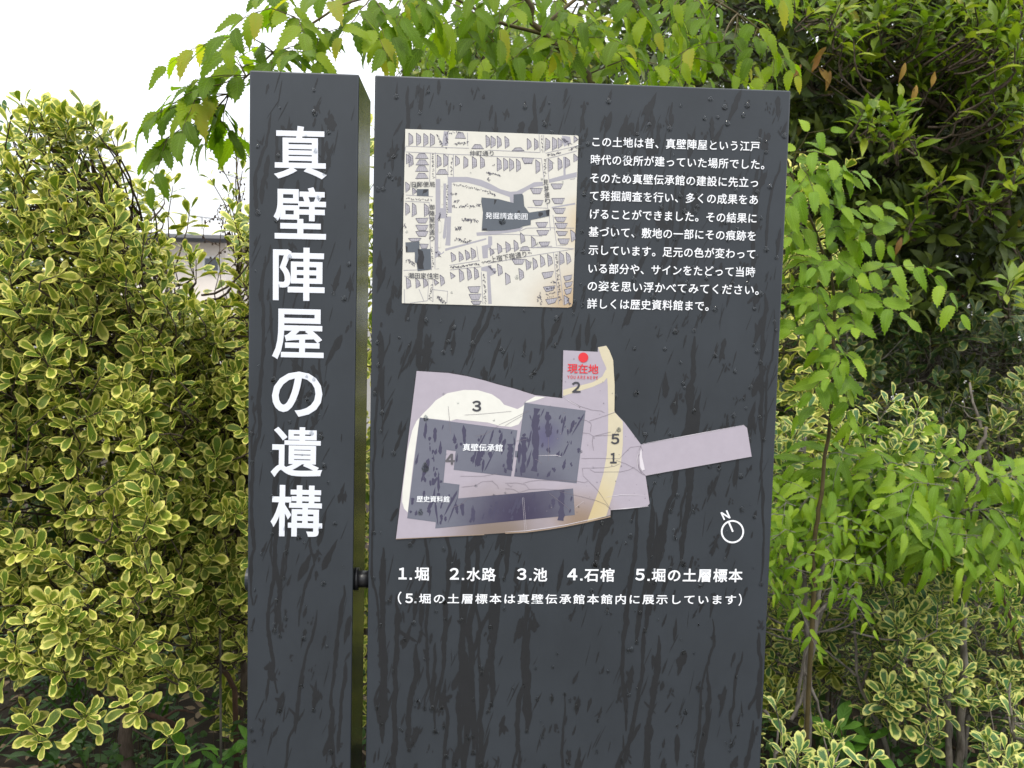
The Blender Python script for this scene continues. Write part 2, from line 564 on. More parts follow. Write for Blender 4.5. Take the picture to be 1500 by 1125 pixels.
YT = 0.0009
for ch, bx in zip('真壁陣屋の遺構', [(401.2, 184.8, 478.9, 262.4), (400.9, 274.0, 477.8, 350.5), (400.0, 362.7, 475.8, 440.7), (398.8, 452.7, 474.5, 527.0),
                                (398.6, 544.2, 472.5, 610.6), (397.0, 625.6, 472.6, 699.5), (396.7, 710.7, 472.5, 786.0)]):
    ymid = (bx[1] + bx[3]) / 2
    tl = 0.9
    lettering('title_character', ch, bx[0], ymid - tl, bx[2], ymid + tl, bx[3] - bx[1], title_t, column, bold=0.018)
rows = [('この土地は昔、真壁陣屋という江戸', 867.7, 207.6, 1112.8, 214.8), ('時代の役所が建っていた場所でした。', 865.3, 233.8, 1119.4, 241.3),
        ('そのため真壁伝承館の建設に先立っ', 864.5, 260.6, 1110.1, 267.6), ('て発掘調査を行い、多くの成果をあ', 864, 286.6, 1109.9, 292.8),
        ('げることができました。その結果に', 864, 313.3, 1108, 319.9), ('基づいて、敷地の一部にその痕跡を', 862.1, 339.4, 1106.7, 345.8),
        ('示しています。足元の色が変わって', 861.9, 366, 1105.9, 372.3), ('いる部分や、サインをたどって当時', 861.9, 393.0, 1105.9, 398.6),
        ('の姿を思い浮かべてみてください。', 860.8, 418.7, 1111.2, 424.9), ('詳しくは歴史資料館まで。', 860, 444.6, 1037.9, 448.2)]
for t, a, b, c, d in rows:
    lettering('text_line', t, a, b, c, d, 15.2, white_t, panel, bold=0.012, sp=1.06)
X1 = lambda u: 560 + u / 5.357
Y1 = lambda v: 810 + v / 5.357
X2 = lambda u: 820 + u / 5.0
YL = lambda x: 840.6 + (x - 600) * 0.0050
for dg_, u0, u1, txt, t0, t1 in ((wide('1'), X1(128), X1(192), '堀', X1(255), X1(366)), (wide('2'), X1(528), X1(602), '水路', X1(660), X1(892)),
                                (wide('3'), X1(1056), X1(1130), '池', X1(1183), X1(1294)), (wide('4'), X2(55), X2(128), '石棺', X2(178), X2(399)),
                                (wide('5'), X2(552), X2(620), '堀の土層標本', X2(672), X2(1338))):
    lettering('legend_number', dg_, u0, YL(u0) - .6, u1, YL(u1) - .6, 17.2, white_t, panel, bold=0.03)
    polymesh('legend_dot', [[(u1 + 4.2, YL(u1) + 5.4), (u1 + 7.6, YL(u1) + 5.4), (u1 + 7.6, YL(u1) + 8.4), (u1 + 4.2, YL(u1) + 8.4)]], YT, white_t, panel)
    lettering('legend_text', txt, t0, YL(t0), t1, YL(t1), 20.0, white_t, panel, bold=0.02, sp=1.12)
YM = lambda x: 876.2 + (x - 600) * 0.0038
lettering('legend_number', wide('5'), X1(180), YM(600), X1(240), YM(600), 14, white_t, panel, bold=0.03)
polymesh('legend_dot', [[(X1(252), YM(600) + 4.2), (X1(268), YM(600) + 4.2), (X1(268), YM(600) + 7), (X1(252), YM(600) + 7)]], YT, white_t, panel)
lettering('legend_text', '堀の土層標本は真壁伝承館本館内に展示しています', 613.8, YM(613) + .8, 1077.8, YM(1077) + .6, 15.9, white_t, panel, bold=0.015, sp=1.24)
lettering('bracket', '（', X1(122), YM(585) - .5, X1(152), YM(585) - .5, 18.5, white_t, panel, bold=0.012)
lettering('bracket', '）', X2(1308), YM(1080) + .2, X2(1331), YM(1080) + .2, 18, white_t, panel, bold=0.012)
# compass
mb = MB()
cxp, cyp = 1072.7, 778.6
v = []
NS = 40
for i in range(NS):
    t = 2 * math.pi * i / NS
    for r in (17.0, 14.5):
        q = P(cxp + math.cos(t) * r, cyp + math.sin(t) * r, 0); v.append((q.x, -YT, q.z))
fs = [(2 * i, 2 * i + 1, (2 * i + 3) % (2 * NS), (2 * i + 2) % (2 * NS)) for i in range(NS)]
mb.add(v, [facing(v, f) for f in fs])
mb.build('compass_ring', white_t, panel)
Z7 = lambda u, v_: (930 + u / 5.36, 600 + v_ / 5.36)
strokes('compass_needle', [[Z7(737, 884), Z7(768, 958)]], 2.6, YT + .00001, white_t, panel)
strokes('compass_letter', [[Z7(702, 865), Z7(676, 806)], [Z7(680, 809), Z7(740, 848)], [Z7(745, 852), Z7(718, 790)]], 2.3, YT, white_t, panel)


# ---- rain: wet runs (thin dark films) and drops
def film(mb, path, widths, y):
    L, R = [], []
    n = len(path)
    for i, p in enumerate(path):
        d = path[min(i + 1, n - 1)] - path[max(i - 1, 0)]
        if d.length < 1e-9: d = Vector((0, 1))
        d.normalize(); nn = Vector((-d.y, d.x))
        L.append(p + nn * widths[i] * random.uniform(.8, 1.2)); R.append(p - nn * widths[i] * random.uniform(.8, 1.2))
    v = []
    for a, b in zip(L, R):
        v += [(a.x, -y, a.y), (b.x, -y, b.y)]
    fs = [(2 * i, 2 * i + 1, 2 * i + 3, 2 * i + 2) for i in range(n - 1)]
    mb.add(v, [facing(v, f) for f in fs])


def inside(pt, poly):
    x, y = pt; c = False; j = len(poly) - 1
    for i in range(len(poly)):
        if (poly[i][1] > y) != (poly[j][1] > y) and x < (poly[j][0] - poly[i][0]) * (y - poly[i][1]) / (poly[j][1] - poly[i][1]) + poly[i][0]: c = not c
        j = i
    return c


PXM = 0.00097
mb_w = [0]


def ylev():
    mb_w[0] += 1
    return 0.00012 + (mb_w[0] % 900) * 6e-7


def run(mb, x, z, length, wpx, x0, x1, zmin=0.3):
    n = max(6, int(length / 0.0045))
    path, ws = [], []
    vx = random.uniform(-.1, .1)
    wv = wpx
    for i in range(n):
        t = i / (n - 1)
        vx = vx * .72 + random.gauss(-0.015, .10)
        x += vx * 0.0030
        z -= length / n
        if random.random() < .05: vx += random.choice((-.9, .6))
        wv = wv * .8 + wpx * .2 * random.choice((.45, .8, 1.1, 1.9))
        x = min(x1 - .004, max(x0 + .004, x))
        env = min(1, t * 8 + .25) * min(1, (1 - t) * 6 + .35)
        path.append(Vector((x, z))); ws.append(max(.4, wv * env) * PXM * .5)
        if z < zmin: break
    film(mb, path, ws, ylev())
    return path[-1]


def blob(mb, x, z, wpx, lpx, slant):
    n = 9
    path = [Vector((x + slant * lpx * PXM * (.5 - i / (n - 1)), z + lpx * PXM * (.5 - i / (n - 1)))) for i in range(n)]
    k = random.uniform(.25, .75)
    ws = []
    for i in range(n):
        t = i / (n - 1)
        e = math.sin(math.pi * min(1, max(0, (t ** (1.6 if k > .5 else .7))))) ** .6 if 0 < t < 1 else .05
        ws.append(max(.15, wpx * .5 * e * random.uniform(.7, 1.25)) * PXM)
    film(mb, path, ws, ylev())


drops = []


def wet_area(name, x0, x1, parent, nrun, nspot, nth, ndrop):
    mb = MB()
    for i in range(nrun):
        x = random.uniform(x0 + .004, x1 - .004)
        z = TOP - .02 - (random.random() ** .75) * .95
        if i % 5 == 0: z = TOP - random.uniform(.0, .12)
        ln = random.uniform(.08, .5) if z < TOP - .25 else random.uniform(.04, .2)
        e = run(mb, x, z, ln, random.uniform(3, 8) if z < TOP - .3 else random.uniform(2.5, 6), x0, x1)
        if random.random() < .5: drops.append((parent, e.x, e.y + .002, random.uniform(2.2, 3.6), 1.5))
        if random.random() < .25:
            run(mb, x + random.uniform(-.012, .012), z - ln * .4, ln * .5, random.uniform(3, 7), x0, x1)
    for i in range(nspot):
        x = random.uniform(x0 + .004, x1 - .004); z = TOP - .012 - random.random() * 1.1
        lp = random.uniform(6, 26) if random.random() < .75 else random.uniform(26, 60)
        wp = random.uniform(1.8, 5) if lp < 26 else random.uniform(4, 10)
        sl = random.gauss(.22, .15)
        blob(mb, x, z, wp, lp, sl)
        if random.random() < .4:
            for k in range(3): blob(mb, x + random.uniform(-6, 6) * PXM, z + random.uniform(-8, 8) * PXM, wp * .8, lp * .4, random.gauss(0, .5))
        if random.random() < .3: drops.append((parent, x - sl * lp * PXM * .5, z - lp * PXM * .5, random.uniform(1.8, 3.2), random.uniform(1.1, 1.7)))
    for i in range(nth):
        x = random.uniform(x0 + .004, x1 - .004); z = TOP - .012 - random.random() * 1.1
        blob(mb, x, z, random.uniform(.9, 1.8), random.uniform(12, 40), random.gauss(.3, .12))
    for i in range(ndrop):
        drops.append((parent, random.uniform(x0 + .004, x1 - .004), TOP - .015 - random.random() * 1.05, random.uniform(1.0, 3.0), random.uniform(1, 1.8)))
    o = mb.build(name, wet_m, parent)
    tag(o, kind='stuff')


wet_area('wet_streaks', 0.001, W0 - .002, column, 20, 130, 70, 40)
wet_area('wet_streaks', PA + .001, PB - .002, panel, 72, 620, 330, 250)


# ------------------------------------------------------------------ street map plate (old printed map)
def print_mat(name, c, aged=None, rough=0.45, amt=0.35):
    """flat print; aged = (centre x, centre z, radius, colour) stain left by weathering"""
    m = mat(name, c, rough, 0.5, nscale=60, noise=0.06)
    if aged:
        n = m.node_tree
        b = n.nodes['Principled BSDF']
        src = b.inputs['Base Color'].links[0].from_socket
        geo = n.nodes.new('ShaderNodeNewGeometry')
        acc = src
        for (ax_, az_, ra, colr) in aged:
            vm = n.nodes.new('ShaderNodeVectorMath'); vm.operation = 'DISTANCE'
            vm.inputs[1].default_value = (ax_, 0, az_)
            n.links.new(geo.outputs['Position'], vm.inputs[0])
            nz_ = n.nodes.new('ShaderNodeTexNoise'); nz_.inputs['Scale'].default_value = 14; nz_.inputs['Detail'].default_value = 4
            n.links.new(geo.outputs['Position'], nz_.inputs['Vector'])
            ad = n.nodes.new('ShaderNodeMath'); ad.operation = 'MULTIPLY_ADD'
            n.links.new(nz_.outputs['Fac'], ad.inputs[0]); ad.inputs[1].default_value = ra * .5; n.links.new(vm.outputs['Value'], ad.inputs[2])
            mr = n.nodes.new('ShaderNodeMapRange'); mr.interpolation_type = 'SMOOTHSTEP'
            mr.inputs['From Min'].default_value = ra * .35; mr.inputs['From Max'].default_value = ra * 1.35
            mr.inputs['To Min'].default_value = 1; mr.inputs['To Max'].default_value = 0
            n.links.new(ad.outputs[0], mr.inputs['Value'])
            mi = n.nodes.new('ShaderNodeMix'); mi.data_type = 'RGBA'
            n.links.new(mr.outputs['Result'], mi.inputs['Factor']); n.links.new(acc, mi.inputs['A']); mi.inputs['B'].default_value = colr
            acc = mi.outputs['Result']
        n.links.new(acc, b.inputs['Base Color'])
    return m


pbr = P(850, 455, 0); pbm = P(800, 455, 0)
paper_m = print_mat('aged_map_paper', (0.60, 0.58, 0.52, 1), [(pbr.x, pbr.z, .085, (0.42, 0.31, 0.19, 1)), (P(860, 330, 0).x, P(860, 330, 0).z, .05, (0.52, 0.42, 0.28, 1))])
ink_fill = print_mat('faded_lilac_ink', (0.37, 0.355, 0.39, 1))
ink_band = print_mat('moat_lilac_ink', (0.33, 0.32, 0.36, 1))
ink_line = print_mat('dark_drawing_ink', (0.075, 0.072, 0.10, 1))
ink_thin = print_mat('thin_drawing_ink', (0.30, 0.29, 0.33, 1))
ink_dark = print_mat('slate_overprint', (0.085, 0.098, 0.118, 1))
ink_blot_shadow = print_mat('dark_wet_blot', (0.022, 0.022, 0.026, 1))
ink_text = print_mat('map_caption_ink', (0.06, 0.062, 0.075, 1))
H0 = 0.0014
outline = [(593.9, 189.2), (720, 194.0), (845.6, 198.8), (847.2, 200.5), (843, 330), (838.7, 444), (837.2, 449), (832, 450.6), (715, 447.6), (588.8, 444.1), (591, 320)]
smap = polymesh('street_map_plate', [outline], H0, paper_m, sign, thick=H0)
Q = {1: (585, 185), 2: (715, 185), 3: (585, 315), 4: (715, 315)}
q = lambda k, x, y: (Q[k][0] + x / 8.333, Q[k][1] + y / 8.333)
mapclip = outline
houses, hedges = [], []
VH = {1: [(115, 85, 240), (210, 85, 240), (300, 90, 250), (378, 90, 250), (1055, 110, 265), (85, 340, 465), (118, 330, 500), (460, 350, 510), (540, 340, 500), (683, 360, 490), (785, 370, 520), (890, 370, 520), (990, 370, 520), (75, 680, 810), (75, 935, 1090), (158, 935, 1105), (305, 945, 1105), (160, 750, 840)],
      2: [(35, 120, 270), (110, 120, 270), (205, 125, 275), (475, 150, 290), (560, 150, 295), (700, 145, 300), (785, 135, 300), (850, 145, 275), (110, 385, 550), (190, 390, 550), (262, 395, 550), (343, 400, 560), (580, 410, 580), (735, 400, 555), (850, 385, 540), (945, 380, 515), (1045, 340, 440), (1045, 120, 205)],
      3: [(630, 455, 575), (725, 445, 570), (805, 425, 555), (875, 400, 545), (730, 660, 820), (825, 645, 800), (912, 640, 790), (625, 700, 780), (85, 760, 905), (198, 770, 895), (290, 770, 890), (495, 730, 870), (425, 780, 860)],
      4: [(390, 215, 350), (525, 260, 400), (110, 345, 480), (213, 325, 465), (310, 305, 450), (18, 400, 500), (115, 595, 745), (210, 705, 855), (375, 650, 800), (460, 540, 675), (545, 520, 670), (635, 490, 640), (725, 480, 630), (868, 450, 610), (950, 455, 605), (1005, 180, 330), (925, 980, 1100)]}
HU = {1: [(195, 335, 395, 160), (200, 410, 470, 160), (195, 485, 550, 160), (195, 575, 638, 160), (450, 530, 588, 150), (880, 225, 275, 150), (680, 80, 150, 130)],
      2: [(290, 265, 300, 150)], 4: [(385, 385, 435, 130)]}
HD = {2: [(410, 390, 455, 150), (515, 760, 825, 150), (765, 705, 765, 150), (545, 905, 965, 130), (775, 880, 945, 160), (790, 1000, 1065, 155)],
      3: [(200, 40, 100, 155), (200, 125, 190, 155), (200, 200, 262, 155), (110, 285, 320, 160), (250, 355, 410, 105), (835, 875, 945, 155), (850, 965, 1035, 150), (875, 1050, 1090, 130)],
      4: [(580, 90, 150, 150), (590, 190, 245, 155), (620, 330, 380, 135), (810, 30, 85, 145), (815, 100, 165, 155), (830, 200, 250, 140), (850, 290, 355, 145), (290, 540, 600, 160), (655, 705, 775, 145), (675, 880, 940, 145), (700, 1030, 1090, 145), (920, 750, 810, 105), (930, 830, 885, 100), (930, 910, 970, 95)]}
outl, hatch = [], []
rj = lambda s_: random.uniform(-s_, s_)
for k, l in VH.items():
    for x, a, b in l:
        lean = 8 if k in (3, 4) else 0
        pg = [(x + rj(3), a), (x + 48 + rj(4), a + 38), (x + 52 + lean, b - 38 + rj(5)), (x + 2 + lean + rj(4), b)]
        pg = [q(k, *p) for p in pg]
        houses.append(pg); outl.append(pg + [pg[0]])
        for t in (.3, .5, .7, .86):
            c = lambda i, j: (pg[i][0] + (pg[j][0] - pg[i][0]) * t, pg[i][1] + (pg[j][1] - pg[i][1]) * t)
            if random.random() < .6: hatch.append([c(0, 3), c(1, 2)])
        hatch.append([(pg[0][0] * .45 + pg[1][0] * .55, pg[0][1] * .45 + pg[1][1] * .55), (pg[3][0] * .45 + pg[2][0] * .55, pg[3][1] * .45 + pg[2][1] * .55)])
for dct, upk in ((HU, 1), (HD, 0)):
    for k, l in dct.items():
        for x, a, b, w_ in l:
            i1, i2 = (.27, 0) if upk else (0, .22)
            tl_ = -20 if k == 4 and x > 640 and a > 700 else 0
            pg = [(x + w_ * i1, a + rj(3)), (x + w_ * (1 - i1), a + tl_ + rj(3)), (x + w_ * (1 - i2), b + tl_ + rj(3)), (x + w_ * i2, b + rj(3))]
            pg = [q(k, *p) for p in pg]
            houses.append(pg); outl.append(pg + [pg[0]])
            for t in (.15, .3, .5, .68, .85):
                hatch.append([(pg[0][0] + (pg[1][0] - pg[0][0]) * t, pg[0][1] + (pg[1][1] - pg[0][1]) * t), (pg[3][0] + (pg[2][0] - pg[3][0]) * t, pg[3][1] + (pg[2][1] - pg[3][1]) * t)])
# moat and wall bands
q1 = lambda l: [q(1, *p) for p in l]; q2 = lambda l: [q(2, *p) for p in l]; q3 = lambda l: [q(3, *p) for p in l]; q4 = lambda l: [q(4, *p) for p in l]
bands = [q1([(590, 620), (830, 620), (1000, 655)]) + q2([(40, 710), (150, 770), (270, 802), (350, 795), (450, 745), (560, 685), (668, 678), (670, 728), (560, 745), (480, 780), (400, 832), (310, 838), (310, 935), (270, 930), (262, 865), (100, 806), (0, 770)]) + q1([(1000, 735), (830, 690), (720, 680), (640, 690), (640, 1058), (592, 1058)]),
         q2([(745, 648), (900, 605), (1082, 560), (1080, 622), (900, 660), (750, 692)]),
         q1([(443, 645), (500, 645), (500, 1125), (443, 1125)]) + [], q3([(440, 0), (475, 0), (475, 430), (515, 470), (545, 440), (545, 460), (440, 525)]),
         q1([(540, 700), (572, 700), (572, 1125), (535, 1125)]), q3([(560, 0), (580, 0), (570, 270), (545, 300), (530, 270)]),
         q3([(580, 20), (632, 20), (622, 375), (560, 370), (575, 250)]),
         q3([(560, 410), (800, 350), (1060, 282), (1062, 300), (900, 345), (700, 400), (560, 440)]),
         q3([(940, 215), (1120, 200), (1120, 245), (945, 255)]), q4([(0, 200), (200, 188), (430, 150), (380, 195), (330, 208), (0, 245)]),
         q3([(1005, 380), (1120, 350), (1120, 400), (1080, 410), (1080, 525), (1018, 530)]), q4([(0, 260), (48, 262), (50, 370), (0, 380)]),
         q3([(1000, 640), (1120, 610), (1120, 680), (1080, 690), (1120, 1085), (1085, 1085), (1068, 690), (1000, 680)]), q4([(0, 640), (90, 650), (95, 710), (25, 745), (45, 1085), (0, 1085)]),
         q4([(790, -5), (1070, -60), (1070, -42), (790, 12)]) and q2([(775, 985), (1062, 935), (1062, 955), (775, 1002)]), q2([(915, 375), (940, 375), (945, 600), (920, 605)]),
         q1([(500, 1000), (535, 1000), (535, 1125), (500, 1125)]), q1([(545, 60), (600, 70), (590, 240), (520, 240)]),
         q2([(900, 115), (1000, 130), (1010, 200), (930, 250), (905, 200)])]
polymesh('moat_print', bands, H0 + .00010, ink_band, smap)
polymesh('house_print', houses, H0 + .00018, ink_fill, smap)
allow = []
lines = [q1([(80, 245), (590, 262), (850, 270)]), q2([(0, 292), (630, 322)]), q1([(80, 315), (380, 328), (640, 345), (1050, 355)]), q2([(0, 365), (650, 395)]), q2([(635, 322), (620, 100)]), q2([(690, 322), (675, 110)]),
         q2([(650, 395), (730, 1020)]), q2([(715, 395), (745, 690)]), q2([(700, 330), (1095, 240)]), q2([(715, 395), (830, 370), (1085, 300)]), q1([(380, 328), (370, 680)]), q1([(440, 320), (445, 640)]), q1([(597, 345), (592, 620)]), q1([(660, 345), (660, 620)]),
         q1([(80, 840), (410, 860)]), q1([(70, 915), (365, 930)]), q1([(365, 930), (365, 1125)]), q3([(370, 0), (378, 420), (395, 670)]), q3([(435, 0), (435, 660), (485, 655)]), q3([(50, 675), (215, 670)]), q3([(60, 745), (360, 790), (345, 1045), (130, 1075)]), q3([(410, 780), (410, 1060), (370, 1030)]),
         q3([(410, 910), (590, 930), (580, 1075)]), q3([(610, 615), (980, 555)]), q3([(620, 670), (1000, 630)]), q3([(945, 385), (965, 545)]), q4([(0, 240), (300, 235), (660, 258)]), q4([(380, 200), (470, 160), (740, 155), (1050, 160)]), q4([(0, 420), (540, 395), (780, 380)]), q4([(530, 400), (800, 395), (1050, 412)]), q4([(540, 495), (830, 450), (1050, 412)]),
         q4([(745, 20), (760, 190)]), q4([(790, 0), (835, 375), (950, 370)]), q4([(795, 450), (860, 1090)]), q4([(850, 460), (920, 1100)]), q4([(0, 590), (540, 495)]), q3([(1000, 690), (1020, 1085)]), q1([(830, 80), (835, 240)]), q2([(480, 990), (720, 1000)]), q2([(1000, 650), (1060, 640)]), q1([(75, 250), (70, 310)]), q3([(60, 905), (65, 1075)]), q3([(240, 905), (300, 1050)])]
strokes('road_lines', lines, 0.75, H0 + .00024, ink_thin, smap)
tag(strokes('house_hatching', hatch, 0.68, H0 + .00028, ink_line, smap, taper=True), kind='stuff')
strokes('house_outlines', outl, 0.8, H0 + .00032, ink_line, smap, jitter=.12)
# brushed place names and little trees: short ink strokes
scr = []


def scribble(k, x0, y0, x1, y1, n, s_=14, vert=False):
    for i in range(n):
        t = (i + .5) / n
        x = x0 + (x1 - x0) * t + rj(s_ * .5); y = y0 + (y1 - y0) * t + rj(s_ * .5)
        for j in range(3):
            a = random.choice((0, 1.57, .8, 2.3)) + rj(.3); l_ = s_ * random.uniform(.4, 1.1)
            ax_, ay_ = x + rj(s_ * .5), y + rj(s_ * .5)
            scr.append((random.uniform(.45, 1.0), [q(k, ax_, ay_), q(k, ax_ + math.cos(a) * l_ * .5 + rj(2), ay_ + math.sin(a) * l_ * .5 + rj(2)), q(k, ax_ + math.cos(a) * l_, ay_ + math.sin(a) * l_)]))


for a in [(1, 410, 330, 415, 640, 12), (1, 630, 370, 640, 600, 9), (1, 80, 880, 400, 900, 12), (1, 585, 700, 575, 1120, 14), (1, 580, 60, 570, 250, 10, 22), (1, 660, 220, 830, 190, 9, 22), (1, 600, 80, 760, 70, 6, 14), (1, 650, 700, 1110, 800, 22, 13), (1, 740, 980, 990, 960, 14, 22), (1, 640, 815, 710, 820, 4, 20), (1, 660, 905, 730, 910, 5, 20), (1, 650, 975, 690, 980, 4, 18),
          (1, 460, 100, 520, 240, 12, 14), (1, 490, 1050, 490, 1125, 5, 20), (1, 1060, 560, 1115, 580, 5, 20), (1, 1070, 640, 1110, 660, 4, 18), (2, 0, 560, 140, 610, 8, 22), (2, 655, 110, 660, 320, 9, 12), (2, 690, 400, 695, 600, 10, 14), (2, 715, 340, 890, 330, 10, 18), (2, 980, 290, 1080, 250, 7, 16), (2, 900, 150, 1000, 220, 14, 22), (2, 440, 450, 540, 450, 5, 10), (2, 10, 800, 90, 850, 6, 16), (2, 60, 470, 80, 470, 2, 12),
          (3, 680, 160, 760, 150, 7, 26), (3, 760, 50, 940, 70, 13, 26), (3, 680, 290, 860, 320, 13, 24), (3, 620, 640, 970, 590, 26, 15), (3, 395, 380, 415, 640, 10, 12), (3, 390, 700, 400, 780, 4, 12), (3, 400, 850, 370, 1030, 9, 15), (3, 460, 990, 560, 1070, 12, 22), (3, 100, 540, 190, 600, 9, 24), (3, 1030, 700, 1050, 1080, 15, 16), (3, 60, 120, 80, 140, 3, 20), (3, 490, 10, 490, 60, 4, 16), (3, 450, 440, 500, 510, 5, 16), (3, 1000, 580, 1120, 560, 6, 16),
          (4, 480, 455, 520, 465, 3, 12), (4, 820, 460, 880, 1060, 28, 16), (4, 780, 800, 820, 830, 5, 18), (4, 690, 900, 810, 880, 8, 14), (4, 700, 970, 820, 940, 7, 10), (4, 710, 1010, 810, 990, 4, 8), (4, 630, 940, 640, 1090, 9, 14), (4, 600, 990, 610, 1050, 4, 12), (4, 0, 620, 90, 700, 9, 18), (4, 960, 1000, 1000, 1090, 8, 16)]:
    scribble(*a)
tag(strokes('brush_marks', scr, 0.8, H0 + .00036, ink_line, smap), kind='stuff')
ovals = []
for k, x, y0_, y1_ in ((1, 521, 760, 960), (1, 521, 660, 740), (3, 495, 70, 215), (3, 490, 270, 400)):
    pts = [q(k, x + 16 * math.cos(t), (y0_ + 16 if math.sin(t) < 0 else y1_ - 16) + 16 * math.sin(t)) for t in [i * math.pi / 6 for i in range(12)]]
    ovals.append(pts)
for ov in ovals: polymesh('island_print', [ov], H0 + .00038, paper_m, smap)
exc = q2([(-85, 920), (-80, 870), (125, 890), (310, 938), (310, 835), (415, 825), (430, 850), (440, 975), (500, 1055), (745, 1018), (748, 1100)]) + q4([(735, 15), (520, 62), (518, 122), (430, 138), (380, 160), (200, 188), (0, 195)]) + q3([(1005, 190), (1020, -30)])
polymesh('excavation_area_print', [exc], H0 + .00042, ink_dark, smap)
for pg_ in [q1([(215, 768), (358, 768), (358, 855), (215, 850)]), q3([(75, 335), (245, 325), (248, 415), (383, 415), (388, 665), (222, 685), (212, 590), (190, 575), (190, 455), (80, 455)])]: polymesh('building_print', [pg_], H0 + .00042, ink_dark, smap)
polymesh('wet_blot', [q1([(295, 775), (355, 775), (330, 810), (295, 820), (280, 845)]), q3([(225, 410), (285, 440), (305, 520), (290, 600), (300, 660), (235, 660), (215, 590), (235, 500)]), q3([(75, 375), (100, 390), (100, 450), (85, 450)]), q2([(615, 1050), (665, 1055), (670, 1080), (630, 1110), (612, 1090)]), q2([(700, 1025), (750, 1018), (745, 1090), (715, 1098)]),
                     q2([(360, 1030), (390, 1030), (385, 1055), (358, 1055)]), q2([(75, 895), (105, 898), (90, 940), (72, 962)]), q3([(1020, 165), (1065, 165), (1070, 190), (1015, 190)])], H0 + .0005, ink_blot_shadow, smap)
m2 = lambda u, v_: (560 + u / 3.75, 170 + v_ / 3.75)
yy_ = H0 + .0006
for t, a, b, h in (('仲町通り', (480, 205), (611, 206), 30), ('旧郵便局', (157, 376), (289, 376), 30), ('潮田家住宅', (143, 876), (309, 879), 32), ('上宿下宿通り', (594, 789), (790, 757), 34)):
    lettering('map_caption', t, *m2(*a), *m2(*b), h / 3.75, ink_text, smap, bold=0.003, y=yy_)
lettering('map_caption', '発掘調査範囲', *m2(567, 547), *m2(797, 553), 9.6, white_t, smap, bold=0.003, y=yy_)
for t, x, y0_, y1_, dx in (('御陣屋前通り', 273, 484, 690, 0), ('見芽通り', 897, 348, 486, 14)):
    n_ = len(t); st = (y1_ - y0_) / n_
    for i, ch in enumerate(t):
        xc = x + dx * i / n_; yc = y0_ + st * (i + .5)
        lettering('map_caption', ch, *m2(xc - 14, yc), *m2(xc + 14, yc), (st * .86) / 3.75, ink_text, smap, bold=0.003, y=yy_)

# ------------------------------------------------------------------ site plan plate
z3 = lambda l: [(560 + a / 2.6786, 490 + b / 2.6786) for a, b in l]
PQ = lambda x, y: (P(x, y, 0).x, P(x, y, 0).z)
ag = [(*PQ(735, 790), .10, (0.20, 0.155, 0.13, 1)), (*PQ(850, 765), .06, (0.25, 0.18, 0.13, 1))]
lilac_m = print_mat('lilac_film', (0.385, 0.345, 0.40, 1), ag, 0.3)
cream_m = print_mat('cream_film', (0.56, 0.50, 0.36, 1), [(*PQ(855, 745), .06, (0.50, 0.40, 0.22, 1))], 0.3)
pond_m = print_mat('pale_pond_film', (0.68, 0.67, 0.62, 1), None, 0.3)
bldg_m = print_mat('slate_blue_film', (0.145, 0.15, 0.19, 1), [(*PQ(760, 760), .10, (0.045, 0.038, 0.075, 1)), (*PQ(800, 640), .03, (0.10, 0.095, 0.165, 1))], 0.25)
wetb_m = print_mat('wet_film_streak', (0.062, 0.058, 0.10, 1), None, 0.2)
crack_m = print_mat('film_crack', (0.17, 0.145, 0.17, 1))
glint_m = print_mat('lifted_film_edge', (0.62, 0.58, 0.62, 1), None, 0.2)  # pale glints along lifted film, painted as flat colour
tan_m = print_mat('tan_film_edge', (0.30, 0.22, 0.16, 1), None, 0.4)
red_m2 = print_mat('red_print', (0.62, 0.03, 0.04, 1), None, 0.35)
num_m = print_mat('plan_number_ink', (0.045, 0.045, 0.055, 1))
numg_m = print_mat('plan_number_grey', (0.10, 0.095, 0.105, 1))
plan_px = z3([(135, 143), (180, 146), (260, 151), (330, 163), (400, 180), (450, 195), (520, 213), (600, 238), (707, 250), (706, 240), (710, 62), (845, 68), (846, 50), (878, 44), (890, 62), (905, 100), (911, 200), (910, 303), (950, 345), (1015, 432),
              (1418, 356), (1430, 366), (1448, 478), (1032, 553), (1048, 662), (1040, 672), (895, 688), (895, 706), (800, 735), (700, 755), (560, 772), (400, 783), (54, 801)])
HP = 0.0016
plan = polymesh('site_plan_plate', [plan_px], HP, lilac_m, sign, thick=HP)
for pg_ in [z3([(147, 325), (165, 305), (188, 283), (210, 258), (255, 230), (320, 217), (375, 218), (430, 234), (462, 256), (478, 275), (530, 292), (552, 280), (565, 262), (600, 242), (640, 245), (592, 262), (558, 268), (548, 330), (535, 352), (505, 362), (460, 358), (415, 345), (290, 332), (270, 338)]),
                        z3([(147, 325), (135, 338), (118, 375), (100, 450), (90, 530), (80, 610), (78, 655), (86, 682), (100, 697), (120, 520)])]: polymesh('pond_print', [pg_], HP + .0001, pond_m, plan)
polymesh('moat_band_print', [z3([(846, 50), (878, 44), (890, 62), (905, 100), (911, 200), (910, 303), (943, 341), (943, 430), (935, 510), (915, 580), (900, 640), (878, 711), (803, 734), (845, 620), (868, 540), (880, 470), (885, 380), (886, 303), (884, 200), (878, 130), (862, 95)]),
                             z3([(876, 138), (862, 165), (825, 187), (709, 217), (709, 241), (825, 205), (868, 186), (884, 166), (884, 140)])], HP + .0001, cream_m, plan)
bA = z3([(147, 325), (530, 375), (505, 556), (280, 530), (288, 457), (252, 452), (240, 580), (303, 588), (298, 642), (748, 603), (755, 707), (208, 760), (210, 735), (98, 720)])
bB = z3([(558, 267), (797, 298), (762, 583), (517, 556)])
bC = z3([(521, 455), (534, 457), (531, 482), (519, 480)])
